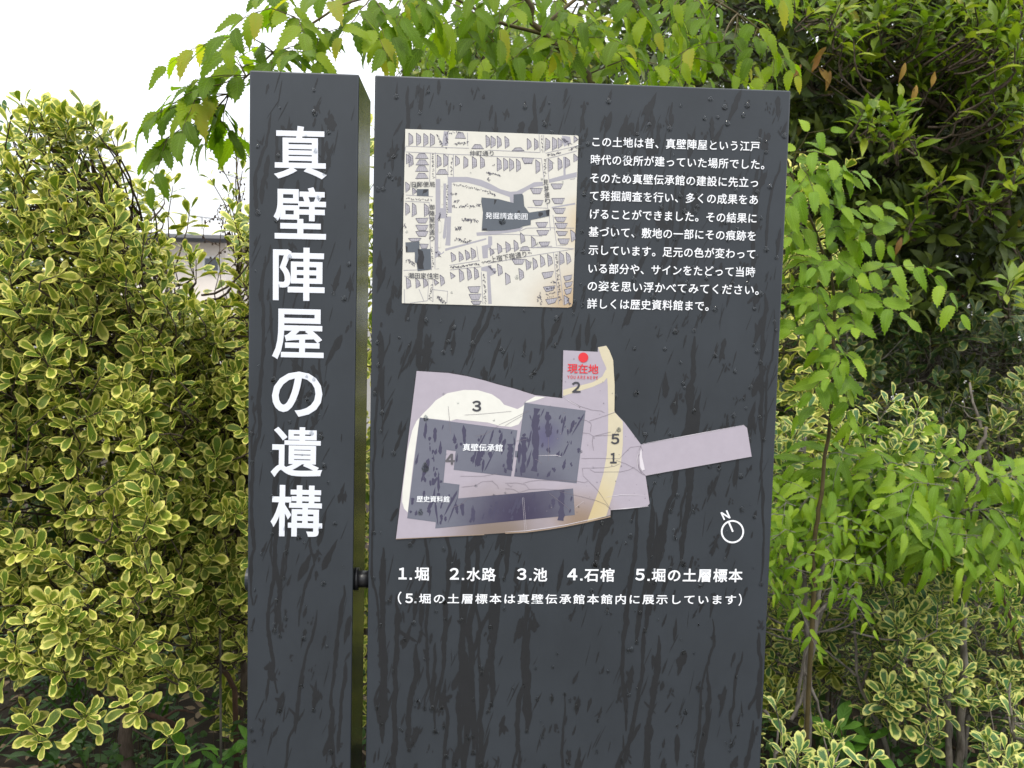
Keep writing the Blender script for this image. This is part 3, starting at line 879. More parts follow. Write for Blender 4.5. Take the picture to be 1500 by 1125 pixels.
for pg_ in (bA, bB, bC): polymesh('museum_building_print', [pg_], HP + .0002, bldg_m, plan)
# wet streaks on the printed buildings
mb = MB()
cnt = 0
while cnt < 150:
    x = random.uniform(600, 858); y = random.uniform(588, 775)
    if not (inside((x, y), bA) or inside((x, y), bB)): continue
    lp = random.uniform(3, 12) if random.random() < .7 else random.uniform(12, 40)
    sl = random.gauss(.12, .2)
    if not all(inside((x - sl * dd, y + dd), bA) or inside((x - sl * dd, y + dd), bB) for dd in (-lp * .55, lp * .55)): continue
    q_ = P(x, y, 0)
    w_ = random.uniform(1.6, 6) if lp > 10 else random.uniform(1.5, 4.5)
    n0 = len(mb.v)
    blob(mb, q_.x, q_.z, w_, lp, sl)
    mb.v[n0:] = [(a, -(HP + .0003) + (b + .0001) * .2, c) for a, b, c in mb.v[n0:]]
    cnt += 1
for (x, y0_, y1_, w_) in ((785, 598, 690, 9), (803, 603, 640, 7), (768, 640, 692, 8), (748, 650, 688, 8), (822, 718, 762, 8), (702, 660, 682, 7)):
    if w_:
        a = P(x, y0_, 0); b = P(x, y1_, 0); n0 = len(mb.v)
        n = 12; path = []; vx = 0
        for i in range(n):
            vx = vx * .7 + rj(1.2); path.append(Vector((a.x + vx * PXM, a.z + (b.z - a.z) * i / (n - 1))))
        film(mb, path, [w_ * PXM * .5 * random.uniform(.5, 1.3) for _ in range(n)], .0002)
        mb.v[n0:] = [(c[0], -(HP + .00036), c[2]) for c in mb.v[n0:]]
tag(mb.build('wet_streaks', wetb_m, plan), kind='stuff')
z5 = lambda l: [(740 + a / 6.818, 500 + b / 6.818) for a, b in l]
z6 = lambda l: [(740 + a / 6.818, 640 + b / 6.818) for a, b in l]
z4 = lambda l: [(560 + a / 6.818, 670 + b / 6.818) for a, b in l]
z33 = lambda l: [(560 + a / 6.618, 530 + b / 6.618) for a, b in l]
cracks = [z5([(570, 540), (640, 590), (750, 650), (860, 685), (960, 695), (990, 712)]), z5([(1100, 705), (1000, 740), (840, 795), (858, 830), (848, 905)]), z5([(770, 780), (815, 790), (850, 815)]), z5([(770, 910), (840, 920), (880, 945), (1050, 905)]), z5([(875, 945), (870, 1010), (880, 1090)]), z5([(880, 945), (1080, 935), (1130, 860)]),
          z5([(0, 840), (80, 790), (180, 735)]), z6([(760, 215), (900, 212), (1140, 215), (1190, 160), (1250, 100), (1350, 90)]), z6([(1105, 230), (1200, 265), (1300, 320), (1360, 365), (1410, 390)]), z6([(770, 310), (775, 385), (870, 480), (930, 540), (970, 600), (1050, 720)]), z6([(770, 310), (1000, 305), (1090, 290), (1140, 265)]), z6([(845, 325), (890, 350), (1150, 345), (1230, 330), (1290, 300)]),
          z6([(540, 540), (700, 580), (800, 605), (900, 630), (1000, 670), (1050, 720)]), z6([(180, 460), (250, 438), (330, 430), (450, 432), (600, 430), (720, 440), (790, 455), (822, 440)]), z6([(130, 555), (240, 520), (380, 516), (500, 525), (640, 530)]), z6([(0, 515), (80, 520), (140, 555)]), z6([(0, 460), (120, 458), (200, 475), (240, 520)]), z6([(20, 470), (60, 500), (70, 480)]), z6([(300, 220), (340, 240), (365, 265)]), z6([(430, 0), (432, 240)]), z6([(440, 560), (620, 700), (640, 730)]),
          z33([(1130, 610), (1250, 555), (1420, 470)]), z33([(800, 515), (950, 505), (1250, 478)]), z33([(905, 720), (1000, 700), (1130, 615)]), z33([(1300, 765), (1400, 750)]), z33([(640, 430), (665, 700)]), z3([(1015, 432), (1002, 460), (1000, 500), (1010, 530), (1032, 553)]), z6([(1350, 90), (1370, 130), (1320, 200), (1325, 300), (1360, 360)]), z4([(780, 185), (1000, 185), (1150, 160)]), z4([(790, 295), (930, 280), (1000, 240), (1100, 235)]), z4([(700, 500), (800, 460), (850, 410), (960, 390)]), z4([(1090, 230), (1150, 280), (1160, 310)])]
strokes('film_cracks', cracks, 0.42, HP + .0005, crack_m, plan, jitter=.25)
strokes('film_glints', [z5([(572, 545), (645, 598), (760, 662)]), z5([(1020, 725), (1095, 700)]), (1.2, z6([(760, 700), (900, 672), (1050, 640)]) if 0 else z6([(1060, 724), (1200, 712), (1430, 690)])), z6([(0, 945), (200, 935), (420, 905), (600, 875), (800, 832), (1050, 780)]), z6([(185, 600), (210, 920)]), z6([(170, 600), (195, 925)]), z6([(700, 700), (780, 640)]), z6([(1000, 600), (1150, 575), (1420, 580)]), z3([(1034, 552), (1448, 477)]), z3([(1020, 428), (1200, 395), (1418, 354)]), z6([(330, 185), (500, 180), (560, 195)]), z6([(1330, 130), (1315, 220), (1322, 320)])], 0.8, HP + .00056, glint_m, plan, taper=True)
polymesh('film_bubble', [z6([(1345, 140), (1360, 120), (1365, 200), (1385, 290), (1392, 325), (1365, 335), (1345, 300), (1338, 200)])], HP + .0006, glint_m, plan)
strokes('film_curl', [(1.6, z6([(0, 958), (200, 948), (420, 920), (600, 890), (800, 850), (1050, 792)])), (.9, z3([(54, 801), (400, 784)]))], 1, HP + .0003, tan_m, plan)
strokes('film_shadow_edge', [(1.0, z3([(135, 141), (260, 148), (330, 160), (450, 192), (520, 210), (600, 235), (705, 248), (704, 62)])), (.8, z3([(52, 800), (135, 143)]))], 1, .0003, ink_blot_shadow, plan)  # dark lines painted along the plate edge as its shadow
sp = []
for i in range(70):
    x, y = random.uniform(800, 950), random.uniform(510, 770)
    if inside((x, y), plan_px):
        r = random.uniform(.3, .7); sp.append([(x - r, y - r), (x + r, y - r), (x + r, y + r), (x - r, y + r)])
tag(polymesh('dirt_specks', sp, HP + .0006, crack_m, plan), kind='stuff')
Yp = HP + .0007
c3 = z3([(788, 90)])[0]
polymesh('red_dot', [[(c3[0] + 7.3 * math.cos(i * math.pi / 16), c3[1] + 7.3 * math.sin(i * math.pi / 16)) for i in range(32)]], Yp, red_m2, plan)


def z3t(name, t, u0, v0, u1, v1, h, m, bold):
    a, b = z3([(u0, v0), (u1, v1)])
    lettering(name, t, *a, *b, h / 2.6786, m, plan, bold=bold, y=Yp)


z3t('red_caption', '現在地', 726, 132, 847, 136, 38, red_m2, .016)
z3t('red_caption', wide('YOUAREHERE')[:3], 726, 166, 757, 167, 13, red_m2, .015)
z3t('red_caption', wide('ARE'), 764, 167, 796, 168, 13, red_m2, .015)
z3t('red_caption', wide('HERE'), 803, 168, 845, 169, 13, red_m2, .015)
z3t('plan_number', wide('3'), 352, 280, 388, 280, 43, num_m, .03)
z3t('plan_number', wide('2'), 743, 206, 777, 206, 43, num_m, .03)
z3t('plan_number', wide('5'), 896, 409, 929, 409, 41, num_m, .03)
z3t('plan_number', wide('1'), 893, 484, 919, 484, 42, num_m, .03)
z3t('plan_number', wide('4'), 248, 488, 284, 488, 43, numg_m, .03)
z3t('plan_caption', '真壁伝承館', 316, 441, 472, 444, 29, white_t, .014)
z3t('plan_caption', '歴史資料館', 135, 644, 264, 645, 25, white_t, .014)

# ------------------------------------------------------------------ rain drops standing on the sign
dm = bpy.data.materials.new('rain_water')
dm.use_nodes = True
b_ = dm.node_tree.nodes['Principled BSDF']
b_.inputs['Base Color'].default_value = (0.9, 0.93, 0.95, 1)
b_.inputs['Roughness'].default_value = 0.02
b_.inputs['IOR'].default_value = 1.33
b_.inputs['Transmission Weight'].default_value = 1.0
for _ in range(7):
    x, y = random.uniform(600, 1080), random.uniform(515, 780)
    if inside((x, y), plan_px): drops.append((plan, P(x, y, 0).x, P(x, y, 0).z, random.uniform(2, 3.4), random.uniform(1.2, 1.8)))
drops.append((plan, P(623, 686, 0).x, P(623, 686, 0).z, 4.2, 1.9))
drops.append((smap, *PQ(735.5, 324), 4, 1.4))
for par in (column, panel, plan, smap):
    mb = MB()
    base = {plan: HP + .0006, smap: H0 + .0007}.get(par, .00075)
    for pr, x, z, r, el in drops:
        if pr is not par: continue
        rr = r * PXM * 1.3
        hgt = rr * random.uniform(.16, .32)
        v, f = [], []
        NA, NR = 10, 4
        for j in range(NR):
            ph = j / NR * math.pi / 2
            for i in range(NA):
                t = 2 * math.pi * i / NA
                st = el if math.sin(t) > 0 else 1.0
                nar = 1 - .45 * max(0, math.sin(t))
                v.append((x + rr * math.cos(ph) * math.cos(t) * nar, -(base + hgt * math.sin(ph)), z + rr * st * math.cos(ph) * math.sin(t) - rr * .15 * j / NR))
        v.append((x, -(base + hgt), z - rr * .2))
        for j in range(NR - 1):
            for i in range(NA):
                f.append((j * NA + i, (j + 1) * NA + i, (j + 1) * NA + (i + 1) % NA, j * NA + (i + 1) % NA)[::-1])
        for i in range(NA): f.append(((NR - 1) * NA + i, (NR - 1) * NA + (i + 1) % NA, NR * NA))
        f.append(tuple(range(NA)))
        mb.add(v, f)
    if mb.v:
        o = mb.build('rain_drops', dm, par, smooth=True)
        tag(o, kind='stuff')

# ================================================================== vegetation
def leaf_template(kind, seed):
    """vertices (x across, y along, z up), faces, uv; length 1"""
    rnd = random.Random(seed)
    if kind == 'obovate':
        rows = [(0, .02), (.16, .055), (.42, .16), (.66, .215), (.84, .18), (.95, .09), (1.0, .012)]
    elif kind == 'elongate':
        rows = [(0, .015), (.15, .085), (.42, .165), (.66, .14), (.86, .06), (1.0, .004)]
    elif kind == 'far':
        rows = [(0, .02), (.35, .17), (.7, .13), (1.0, .005)]
    elif kind == 'weed':
        rows = [(0, .03), (.15, .08), (.4, .17), (.62, .20), (.8, .15), (.92, .07), (1.0, .005)]
    elif kind == 'tiny':
        rows = [(0, .05), (.35, .24), (.7, .2), (1.0, .01)]
    elif kind == 'blade':
        rows = [(0, .012), (.3, .016), (.6, .014), (.85, .009), (1.0, .002)]
    else:  # serrate (ovate, pointed, toothed)
        rows = []
        nT = 9
        base = lambda t: (.215 if kind == 'serrate' else .145) * (math.sin(math.pi * min(1, t * .93 + .05) ** .72)) ** .85 if t < .86 else .05 * (1 - (t - .86) / .14) ** 1.2 + .003
        for i in range(nT * 2 + 1):
            t = i / (nT * 2)
            w_ = max(.004, base(t))
            if 0 < i < nT * 2: w_ *= (1.2 if i % 2 else .9)
            if i == 0: w_ = .02
            rows.append((t + (0.012 if i % 2 else -.008) * (0 < i < nT * 2), w_))
    curl = {'far': -.3, 'narrow': -.38, 'obovate': -.16, 'elongate': -.30, 'serrate': -.30, 'weed': -.35, 'tiny': -.1, 'blade': -.5}[kind] * rnd.uniform(.3, 1.5)
    fold = {'far': .3, 'narrow': .3, 'obovate': .22, 'elongate': .30, 'serrate': .24, 'weed': .2, 'tiny': .15, 'blade': .3}[kind] * rnd.uniform(.3, 1.5)
    side = rnd.uniform(-.08, .08)
    wav = rnd.uniform(0, .035) if kind != 'tiny' else 0
    ph = rnd.uniform(0, 6)
    V, UVs = [], []
    for t, w_ in rows:
        z0 = curl * t * t
        xo = side * math.sin(math.pi * t)
        for s_ in (-1, 0, 1):
            V.append((xo + s_ * w_, t, z0 + abs(s_) * w_ * fold + (wav * math.sin(t * 9 + ph + s_) if s_ else 0)))
            UVs.append((.5 + .5 * s_, t))
    Fs = []
    for i in range(len(rows) - 1):
        a = i * 3
        Fs += [(a, a + 1, a + 4), (a, a + 4, a + 3), (a + 1, a + 2, a + 5), (a + 1, a + 5, a + 4)]
    return np.array(V), np.array(Fs), np.array(UVs)


NVAR = 6
TPL = {k: [leaf_template(k, 100 + i) for i in range(NVAR)] for k in ('obovate', 'far', 'narrow', 'elongate', 'serrate', 'weed', 'tiny', 'blade')}
SHARED = {}


def shared_leaf(kind, var, m):
    key = (kind, var, m.name)
    if key not in SHARED:
        V, Fs, U = TPL[kind][var % NVAR]
        me = make_mesh('leaf', V, Fs, U, np.full(len(V), random.random()), np.full(len(V), random.random()))
        me.materials.append(m)
        SHARED[key] = me
    return SHARED[key]


def make_mesh(name, V, Fs, U, s1, s2):
    me = bpy.data.meshes.new(name)
    nv, nf = len(V), len(Fs)
    me.vertices.add(nv); me.vertices.foreach_set('co', np.ascontiguousarray(V, dtype=np.float32).ravel())
    me.loops.add(nf * 3); me.loops.foreach_set('vertex_index', np.ascontiguousarray(Fs, dtype=np.int32).ravel())
    me.polygons.add(nf); me.polygons.foreach_set('loop_start', np.arange(0, nf * 3, 3, dtype=np.int32))
    me.polygons.foreach_set('use_smooth', np.ones(nf, dtype=bool))
    idx = Fs.ravel()
    uv = me.uv_layers.new(name='UVMap'); uv.data.foreach_set('uv', np.ascontiguousarray(U[idx], dtype=np.float32).ravel())
    sd_ = me.uv_layers.new(name='seed'); sd_.data.foreach_set('uv', np.ascontiguousarray(np.stack([s1[idx], s2[idx]], 1), dtype=np.float32).ravel())
    me.update(calc_edges=True)
    return me


PLANTS = []


class Plant:
    def __init__(s, name, loc, label, cat, group, kind, lmat, bark, nparts=300, leafname='leaf'):
        s.name, s.loc, s.label, s.cat, s.group = name, Vector(loc), label, cat, group
        s.kind, s.lmat, s.bark, s.nparts, s.leafname = kind, lmat, bark, nparts, leafname
        s.pos, s.dir, s.nor, s.len = [], [], [], []
        s.stems, s.twigs = [], []
        s.nodes = []
        s.maxc = .22
        PLANTS.append(s)

    def leaf(s, p, d, n, l):
        s.pos.append(p); s.dir.append(d); s.nor.append(n); s.len.append(l)

    def stem(s, pts, r0, r1, name='stem', n=8):
        """a woody stem: smoothed path with taper, remembered as attachment points"""
        pts = [Vector(p) for p in pts]
        out_ = []
        for i in range(len(pts) - 1):
            p0 = pts[max(0, i - 1)]; p1 = pts[i]; p2 = pts[i + 1]; p3 = pts[min(len(pts) - 1, i + 2)]
            for k in range(4):
                t = k / 4
                out_.append(0.5 * ((2 * p1) + (p2 - p0) * t + (2 * p0 - 5 * p1 + 4 * p2 - p3) * t * t + (3 * p1 - p0 - 3 * p2 + p3) * t ** 3))
        out_.append(pts[-1])
        out_ = [p + Vector((random.gauss(0, 1), random.gauss(0, 1), 0)) * min(.004, r0 * .25) for p in out_]
        rs = [r0 + (r1 - r0) * i / (len(out_) - 1) for i in range(len(out_))]
        s.stems.append((name, out_, rs, n))
        s.nodes += out_
        return out_

    def twig(s, pts, r0, r1, n=4):
        m = len(pts) - 1
        s.twigs.append((pts, [r0 + (r1 - r0) * i / m for i in range(m + 1)], n))

    def connect(s, p, r=.0018, dirv=None, lift=.35):
        if not s.nodes: return
        best, bd = None, 1e9
        for q_ in s.nodes:
            dz = p.z - q_.z
            d = (p - q_).length_squared * (1 if dz > 0.02 else 2.5)
            if d < bd: bd, best = d, q_
        L_ = (p - best).length
        if L_ > s.maxc: 
            best = p + (best - p).normalized() * s.maxc + rv() * .02; L_ = s.maxc
        mid = best.lerp(p, .5)
        if dirv is not None: mid = mid.lerp(p - dirv * L_ * .5, .6)
        mid += Vector((random.gauss(0, 1), random.gauss(0, 1), random.gauss(0, 1))) * L_ * .05
        pts = []
        for k in range(5):
            t = k / 4
            pts.append(best * (1 - t) ** 2 + mid * 2 * t * (1 - t) + p * t * t)
        s.twig(pts, r * 1.5 + L_ * .003, r)


def rv():
    while True:
        v = Vector((random.uniform(-1, 1), random.uniform(-1, 1), random.uniform(-1, 1)))
        if .05 < v.length < 1: return v.normalized()


def jit(v, a):
    return (v + rv() * a).normalized()


def whorl_shoot(pl, tip, ax, size, pairs=4, length=.06, spread=(28, 74), twig=True):
    """opposite pairs of leaves crossing on a short shoot, crowded to a rosette at the tip"""
    ax = ax.normalized()
    a = ax.orthogonal().normalized(); b = ax.cross(a)
    r0 = random.uniform(0, math.pi)
    base = tip - ax * length
    for k in range(pairs):
        t = (k / max(1, pairs - 1))
        p = base.lerp(tip, t ** .7)
        ang = math.radians(spread[1] + (spread[0] - spread[1]) * t + random.uniform(-12, 12))
        for j in range(2):
            th = r0 + k * math.pi / 2 + j * math.pi + random.uniform(-.3, .3)
            r_ = a * math.cos(th) + b * math.sin(th)
            d = ax * math.cos(ang) + r_ * math.sin(ang)
            n_ = ax * math.sin(ang) - r_ * math.cos(ang)
            pl.leaf(p + d * .004, jit(d, .12), jit(n_, .18), size * random.uniform(.75, 1.12) * (1 - .22 * t))
    if twig:
        pl.twig([base - ax * .01, base, tip], .0017, .0012, 4)
        pl.connect(base - ax * .01, .0017, ax)


def spray(pl, path, size, step=.022, droop=.6, r0=.0022, fork=0.0, flat=Vector((0, -.3, 1)), tip=True, hang=0.25):
    """a leafy twig with alternate leaves along it in one plane, tips drooping"""
    path = [Vector(p) for p in path]
    seg = [(path[i + 1] - path[i]).length for i in range(len(path) - 1)]
    L_ = sum(seg)
    n_ = max(2, int(L_ / step))
    pts = []
    for i in range(n_ + 1):
        d = L_ * i / n_; k = 0
        while k < len(seg) - 1 and d > seg[k]: d -= seg[k]; k += 1
        pts.append(path[k].lerp(path[k + 1], min(1, d / max(1e-6, seg[k]))))
    pts = [p + rv() * .0018 for p in pts]
    pl.twig(pts, r0, r0 * .35, 4)
    sgn = 1
    for i, p in enumerate(pts):
        if i == 0: continue
        ax = (pts[i] - pts[i - 1]).normalized()
        sd = ax.cross(flat.normalized()).normalized()
        sgn = -sgn
        dn = Vector((0, 0, -1))
        if i == len(pts) - 1 and tip:
            d = (ax + dn * droop * .5).normalized()
        else:
            d = (ax * random.uniform(.35, .7) + sd * sgn * random.uniform(.6, .95) + dn * droop * random.uniform(.4, 1.3)).normalized()
        n2 = (flat.normalized() * .8 + rv() * .35)
        n2 = (n2 - d * n2.dot(d)).normalized()
        t = i / len(pts)
        sz = size * random.uniform(.75, 1.15) * (.65 + .5 * math.sin(math.pi * min(1, t * .8 + .15)))
        pl.leaf(p + d * sz * .08, d, n2, sz)
        pl.twig([p, p + d * sz * .1], r0 * .35, r0 * .25, 3)
        if fork and random.random() < fork and i < len(pts) - 1:
            d2 = (ax * .7 + sd * -sgn * .7 + dn * droop * .35).normalized()
            l2 = random.uniform(.05, .13)
            q_ = p + d2 * l2 * .5 + dn * l2 * .08
            spray(pl, [p, q_, q_ + (d2 + dn * .5) * l2 * .5], size * .92, step, droop, r0 * .6, 0, flat)


def cluster(pl, tip, ax, size, n=7, spread=(30, 80), twig=True, length=.05, droop=.3):
    ax = ax.normalized()
    a = ax.orthogonal().normalized(); b = ax.cross(a)
    th = random.uniform(0, 6.28)
    base = tip - ax * length
    for k in range(n):
        t = k / (n - 1)
        th += 2.4 + random.uniform(-.3, .3)
        ang = math.radians(spread[1] + (spread[0] - spread[1]) * t + random.uniform(-10, 10))
        r_ = a * math.cos(th) + b * math.sin(th)
        d = (ax * math.cos(ang) + r_ * math.sin(ang) + Vector((0, 0, -1)) * droop * random.uniform(.3, 1)).normalized()
        n2 = ax * math.sin(ang) - r_ * math.cos(ang)
        n2 = (n2 - d * n2.dot(d)); n2 = n2.normalized() if n2.length > .05 else d.orthogonal()
        pl.leaf(base.lerp(tip, t) + d * .008, d, jit(n2, .2), size * random.uniform(.7, 1.15))
    if twig:
        pl.twig([base - ax * .02, tip], .0028, .0018, 4)
        pl.connect(base - ax * .02, .0028, ax)


# ---- leaf and bark materials
euo_m = leaf_mat('variegated_leaf', (0.10, 0.165, 0.014, 1), margin=(0.76, 0.68, 0.20, 1), young=(0.42, 0.43, 0.055, 1), rough=.38, spec=.32, trans=.2, veins=7, vein_amt=.18, mwidth=.38)
euod_m = leaf_mat('dark_variegated_leaf', (0.022, 0.06, 0.012, 1), margin=(0.22, 0.22, 0.07, 1), young=(0.05, 0.09, 0.015, 1), rough=.4, trans=.15, veins=7, vein_amt=.15, mwidth=.30)  # variegated leaf with the shade under the evergreen put into its colour
euod2_m = leaf_mat('dull_variegated_leaf', (0.035, 0.085, 0.012, 1), margin=(0.40, 0.38, 0.12, 1), young=(0.10, 0.15, 0.02, 1), rough=.4, spec=.35, trans=.2, veins=7, vein_amt=.15, mwidth=.36)  # duller copy of the variegated leaf, partial shade put into the colour
euog_m = leaf_mat('plain_green_shrub_leaf', (0.04, 0.105, 0.014, 1), margin=(0.20, 0.27, 0.05, 1), young=(0.13, 0.2, 0.025, 1), rough=.36, spec=.4, trans=.25, veins=7, vein_amt=.15, mwidth=.26)
euo2_m = leaf_mat('cream_variegated_leaf', (0.045, 0.125, 0.035, 1), margin=(0.66, 0.62, 0.22, 1), young=(0.15, 0.24, 0.035, 1), rough=.36, spec=.4, trans=.22, veins=7, vein_amt=.15, mwidth=.42)
hack_m = leaf_mat('thin_serrate_leaf', (0.098, 0.175, 0.004, 1), young=(0.30, 0.37, 0.012, 1), rough=.45, spec=.3, trans=.55, veins=10, vein_amt=.3, tcol=(1.5, 1.6, .6, 1))
hack2_m = leaf_mat('spring_serrate_leaf', (0.115, 0.215, 0.006, 1), young=(0.31, 0.41, 0.02, 1), rough=.45, spec=.35, trans=.4, veins=10, vein_amt=.3, tcol=(1.4, 1.45, .6, 1))
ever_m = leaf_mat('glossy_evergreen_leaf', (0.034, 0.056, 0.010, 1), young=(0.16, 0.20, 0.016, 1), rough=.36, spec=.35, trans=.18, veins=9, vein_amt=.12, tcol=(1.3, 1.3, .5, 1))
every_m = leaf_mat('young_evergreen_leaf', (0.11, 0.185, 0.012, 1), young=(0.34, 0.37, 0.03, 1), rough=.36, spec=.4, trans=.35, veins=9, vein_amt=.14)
rust_m = leaf_mat('rusty_leaf', (0.24, 0.11, 0.02, 1), young=(0.40, 0.28, 0.03, 1), rough=.5, trans=.3, veins=9, vein_amt=.1)
weed_m = leaf_mat('weed_leaf', (0.10, 0.24, 0.025, 1), young=(0.16, 0.32, 0.04, 1), rough=.45, trans=.35, veins=6, vein_amt=.2)
weedd_m = leaf_mat('dark_weed_leaf', (0.03, 0.085, 0.012, 1), young=(0.07, 0.15, 0.015, 1), rough=.5, trans=.3, veins=6, vein_amt=.15)
dry_m = leaf_mat('dry_leaf', (0.20, 0.13, 0.07, 1), young=(0.34, 0.27, 0.18, 1), rough=.8, trans=.1, veins=6, vein_amt=.1)
bark_m = mat('grey_brown_bark', (0.13, 0.10, 0.075, 1), 0.9, 0.2, nscale=70, bump=1.0, color2=(0.055, 0.04, 0.03, 1), stretch=(1, 1, .25))
bark_d = mat('dark_bark', (0.05, 0.042, 0.03, 1), 0.9, 0.2, nscale=70, bump=1.0, color2=(0.022, 0.018, 0.014, 1), stretch=(1, 1, .25))
bark_r = mat('reddish_bark', (0.12, 0.065, 0.04, 1), 0.8, 0.3, nscale=70, bump=.6, color2=(0.05, 0.03, 0.022, 1), stretch=(1, 1, .3))
bark_g = mat('pale_grey_bark', (0.27, 0.24, 0.21, 1), 0.9, 0.2, nscale=60, bump=1.0, color2=(0.10, 0.085, 0.07, 1), stretch=(1, 1, .3))
twig_b = mat('olive_twig_bark', (0.10, 0.075, 0.03, 1), 0.7, 0.3, nscale=60, noise=.4)


def interp(pts, x):
    for (x0, y0), (x1, y1) in zip(pts, pts[1:]):
        if x <= x1: return y0 + (y1 - y0) * max(0, (x - x0)) / max(1e-6, x1 - x0)
    return pts[-1][1]


def noise2(x, y, k=0):
    return (math.sin(x * 9.1 + k) * math.cos(y * 7.3 + k * 1.7) + math.sin(x * 17.7 + y * 13.1 + k * .6) * .5) / 1.5


# ---- left: variegated evergreen shrubs
def prof(pix, Y):
    """a skyline given in the photograph, as world height over x at depth Y"""
    return sorted((P(x, y, Y).x, P(x, y, Y).z) for x, y in pix)


def shrub_mass(pl, prf, xr, yr, zlo, n, size, front_bias=.55, pairs=(3, 5), up=.7, light=None, hole=None):
    x0, x1 = xr; y0, y1 = yr
    made = tries = 0
    while made < n and tries < n * 12:
        tries += 1
        x = random.uniform(x0, x1)
        u = random.random()
        y = y0 + (y1 - y0) * (u ** (1 / (1 - front_bias)) if u < 2 else u)
        h = (interp(prf, x) + .02) - (y - (y0 + y1) / 2) * .05
        zl = zlo(x) if callable(zlo) else zlo
        if h <= zl: continue
        v = random.random()
        z = zl + (h - zl) * (1 - v ** 1.35 if random.random() < .5 else v)
        yy = y + noise2(x, z, len(pl.name)) * .07
        yc = (y0 + y1) / 2
        # thinner towards the very top so that single shoots stand out
        if z > h - .06 and random.random() < .35: continue
        if hole and hole(x, yy, z): continue
        topness = max(0, 1 - (h - z) / .35)
        fr = (yc - yy) / (y1 - y0) * 2
        ax = Vector((random.gauss(0, .45), -.5 * fr - .2 + random.gauss(0, .35), up * (.8 + topness) + random.gauss(0, .25)))
        whorl_shoot(pl, Vector((x, yy, z)), ax, size * random.uniform(.8, 1.15), pairs=random.randint(*pairs), length=random.uniform(.035, .075))
        made += 1


G1 = 'variegated evergreen shrubs left of the sign'
YL0 = 0.75
# main left shrub
trunk = P(187, 1125, .95)
sh1 = Plant('variegated_shrub', (trunk.x, .95, 0), 'large yellow edged shrub left of the sign, its forked trunk standing at the bottom left', 'shrub', G1, 'obovate', euo_m, bark_m)
b0 = Vector((trunk.x, .95, 0.0))
sh1.stem([b0, P(185, 1080, .95), P(190, 1000, .95), P(186, 920, .95), P(195, 800, .95), P(190, 640, .98), P(175, 520, 1.0), P(165, 420, 1.0)], .019, .005, 'trunk', 10)
sh1.stem([P(183, 1060, .95), P(172, 960, .93), P(165, 880, .92), P(120, 780, .9), P(80, 640, .9), P(60, 500, .95)], .012, .004, 'branch')
sh1.stem([P(190, 1040, .97), P(200, 940, 1.0), P(205, 840, 1.05), P(230, 700, 1.1), P(260, 560, 1.1), P(250, 420, 1.1)], .010, .003, 'branch')
sh1.stem([P(150, 1030, .9), P(105, 960, .85), P(80, 890, .85), P(40, 820, .85)], .009, .003, 'branch')
sh1.stem([P(175, 560, .95), P(205, 470, .9), P(228, 400, .9), P(205, 330, .95)], .005, .002, 'branch')
pr1 = prof([(-40, 320), (0, 290), (40, 260), (70, 240), (100, 235), (125, 215), (160, 225), (200, 222), (226, 250), (236, 345), (250, 375), (285, 385), (305, 450), (330, 560)], YL0 + .1)
HA, HB, HC = P(288, 500, 1.1).x, P(340, 500, 1.1).x, P(300, 478, 1.1).z


def gap(x, y, z):
    """the open window between the shrubs through which the far house shows"""
    k = (y - CAM.y) / (1.1 - CAM.y)
    xx, zz_ = CAM.x + (x - CAM.x) / k, CAM.z + (z - CAM.z) / k
    return HA < xx < HB and zz_ > HC + .04


hole1 = lambda x, y, z: z < .85 and random.random() < .85 * min(1, max(0, (.85 - z) / .25))
shrub_mass(sh1, pr1, (P(-60, 500, .8).x, P(300, 500, .8).x), (.55, 1.25), .52, 980, .052, hole=lambda x, y, z: hole1(x, y, z) or gap(x, y, z))
# far left shrub, taller plain green shoots
sh2 = Plant('variegated_shrub', (P(-120, 800, 1.1).x, 1.1, 0), 'darker green shrub at the left frame edge with tall shoots against the sky', 'shrub', G1, 'obovate', euog_m, bark_m)
bb = sh2.loc
sh2.stem([bb, bb + Vector((.05, 0, .5)), P(-60, 600, 1.1), P(-20, 400, 1.1), P(25, 260, 1.05), P(50, 185, 1.0)], .016, .003, 'trunk', 8)
sh2.stem([bb + Vector((.05, 0, .45)), P(-30, 640, 1.0), P(15, 500, .95), P(20, 350, .95)], .010, .003, 'branch')
pr2 = prof([(-400, 250), (-200, 220), (-60, 205), (0, 205), (30, 220), (70, 230), (100, 290), (140, 360)], 1.1)
shrub_mass(sh2, pr2, (P(-420, 500, 1.1).x, P(110, 500, 1.1).x), (.75, 1.5), .6, 520, .055, hole=lambda x, y, z: z < .85 and random.random() < .6)
for (x, y) in ((48, 172), (55, 185), (70, 188), (20, 205), (35, 198), (8, 170)):
    whorl_shoot(sh2, P(x, y, 1.0 + rj(.05)), Vector((random.gauss(0, .3), -.2, 1)), .05, 3)
# right-hand one beside the column, open above with the far house showing
sh3 = Plant('variegated_shrub', (P(330, 1000, 1.25).x, 1.25, 0), 'bushy yellow edged shrub pressed close against the left side of the column', 'shrub', G1, 'obovate', euo_m, bark_m)
bb = sh3.loc
sh3.stem([bb, P(360, 980, 1.2), P(310, 900, 1.15), P(262, 820, 1.1), P(245, 700, 1.1)], .012, .005, 'trunk', 8)
sh3.stem([P(330, 940, 1.2), P(350, 820, 1.2), P(345, 640, 1.15), P(350, 480, 1.15), P(350, 380, 1.15)], .008, .003, 'branch')
sh3.stem([P(310, 900, 1.15), P(300, 760, 1.1), P(292, 640, 1.05), P(282, 520, 1.05), P(246, 430, 1.05)], .007, .003, 'branch')
pr3 = prof([(225, 420), (262, 440), (285, 450), (300, 500), (318, 540), (336, 520), (340, 375), (350, 345), (380, 335), (420, 360), (520, 380)], 1.1)
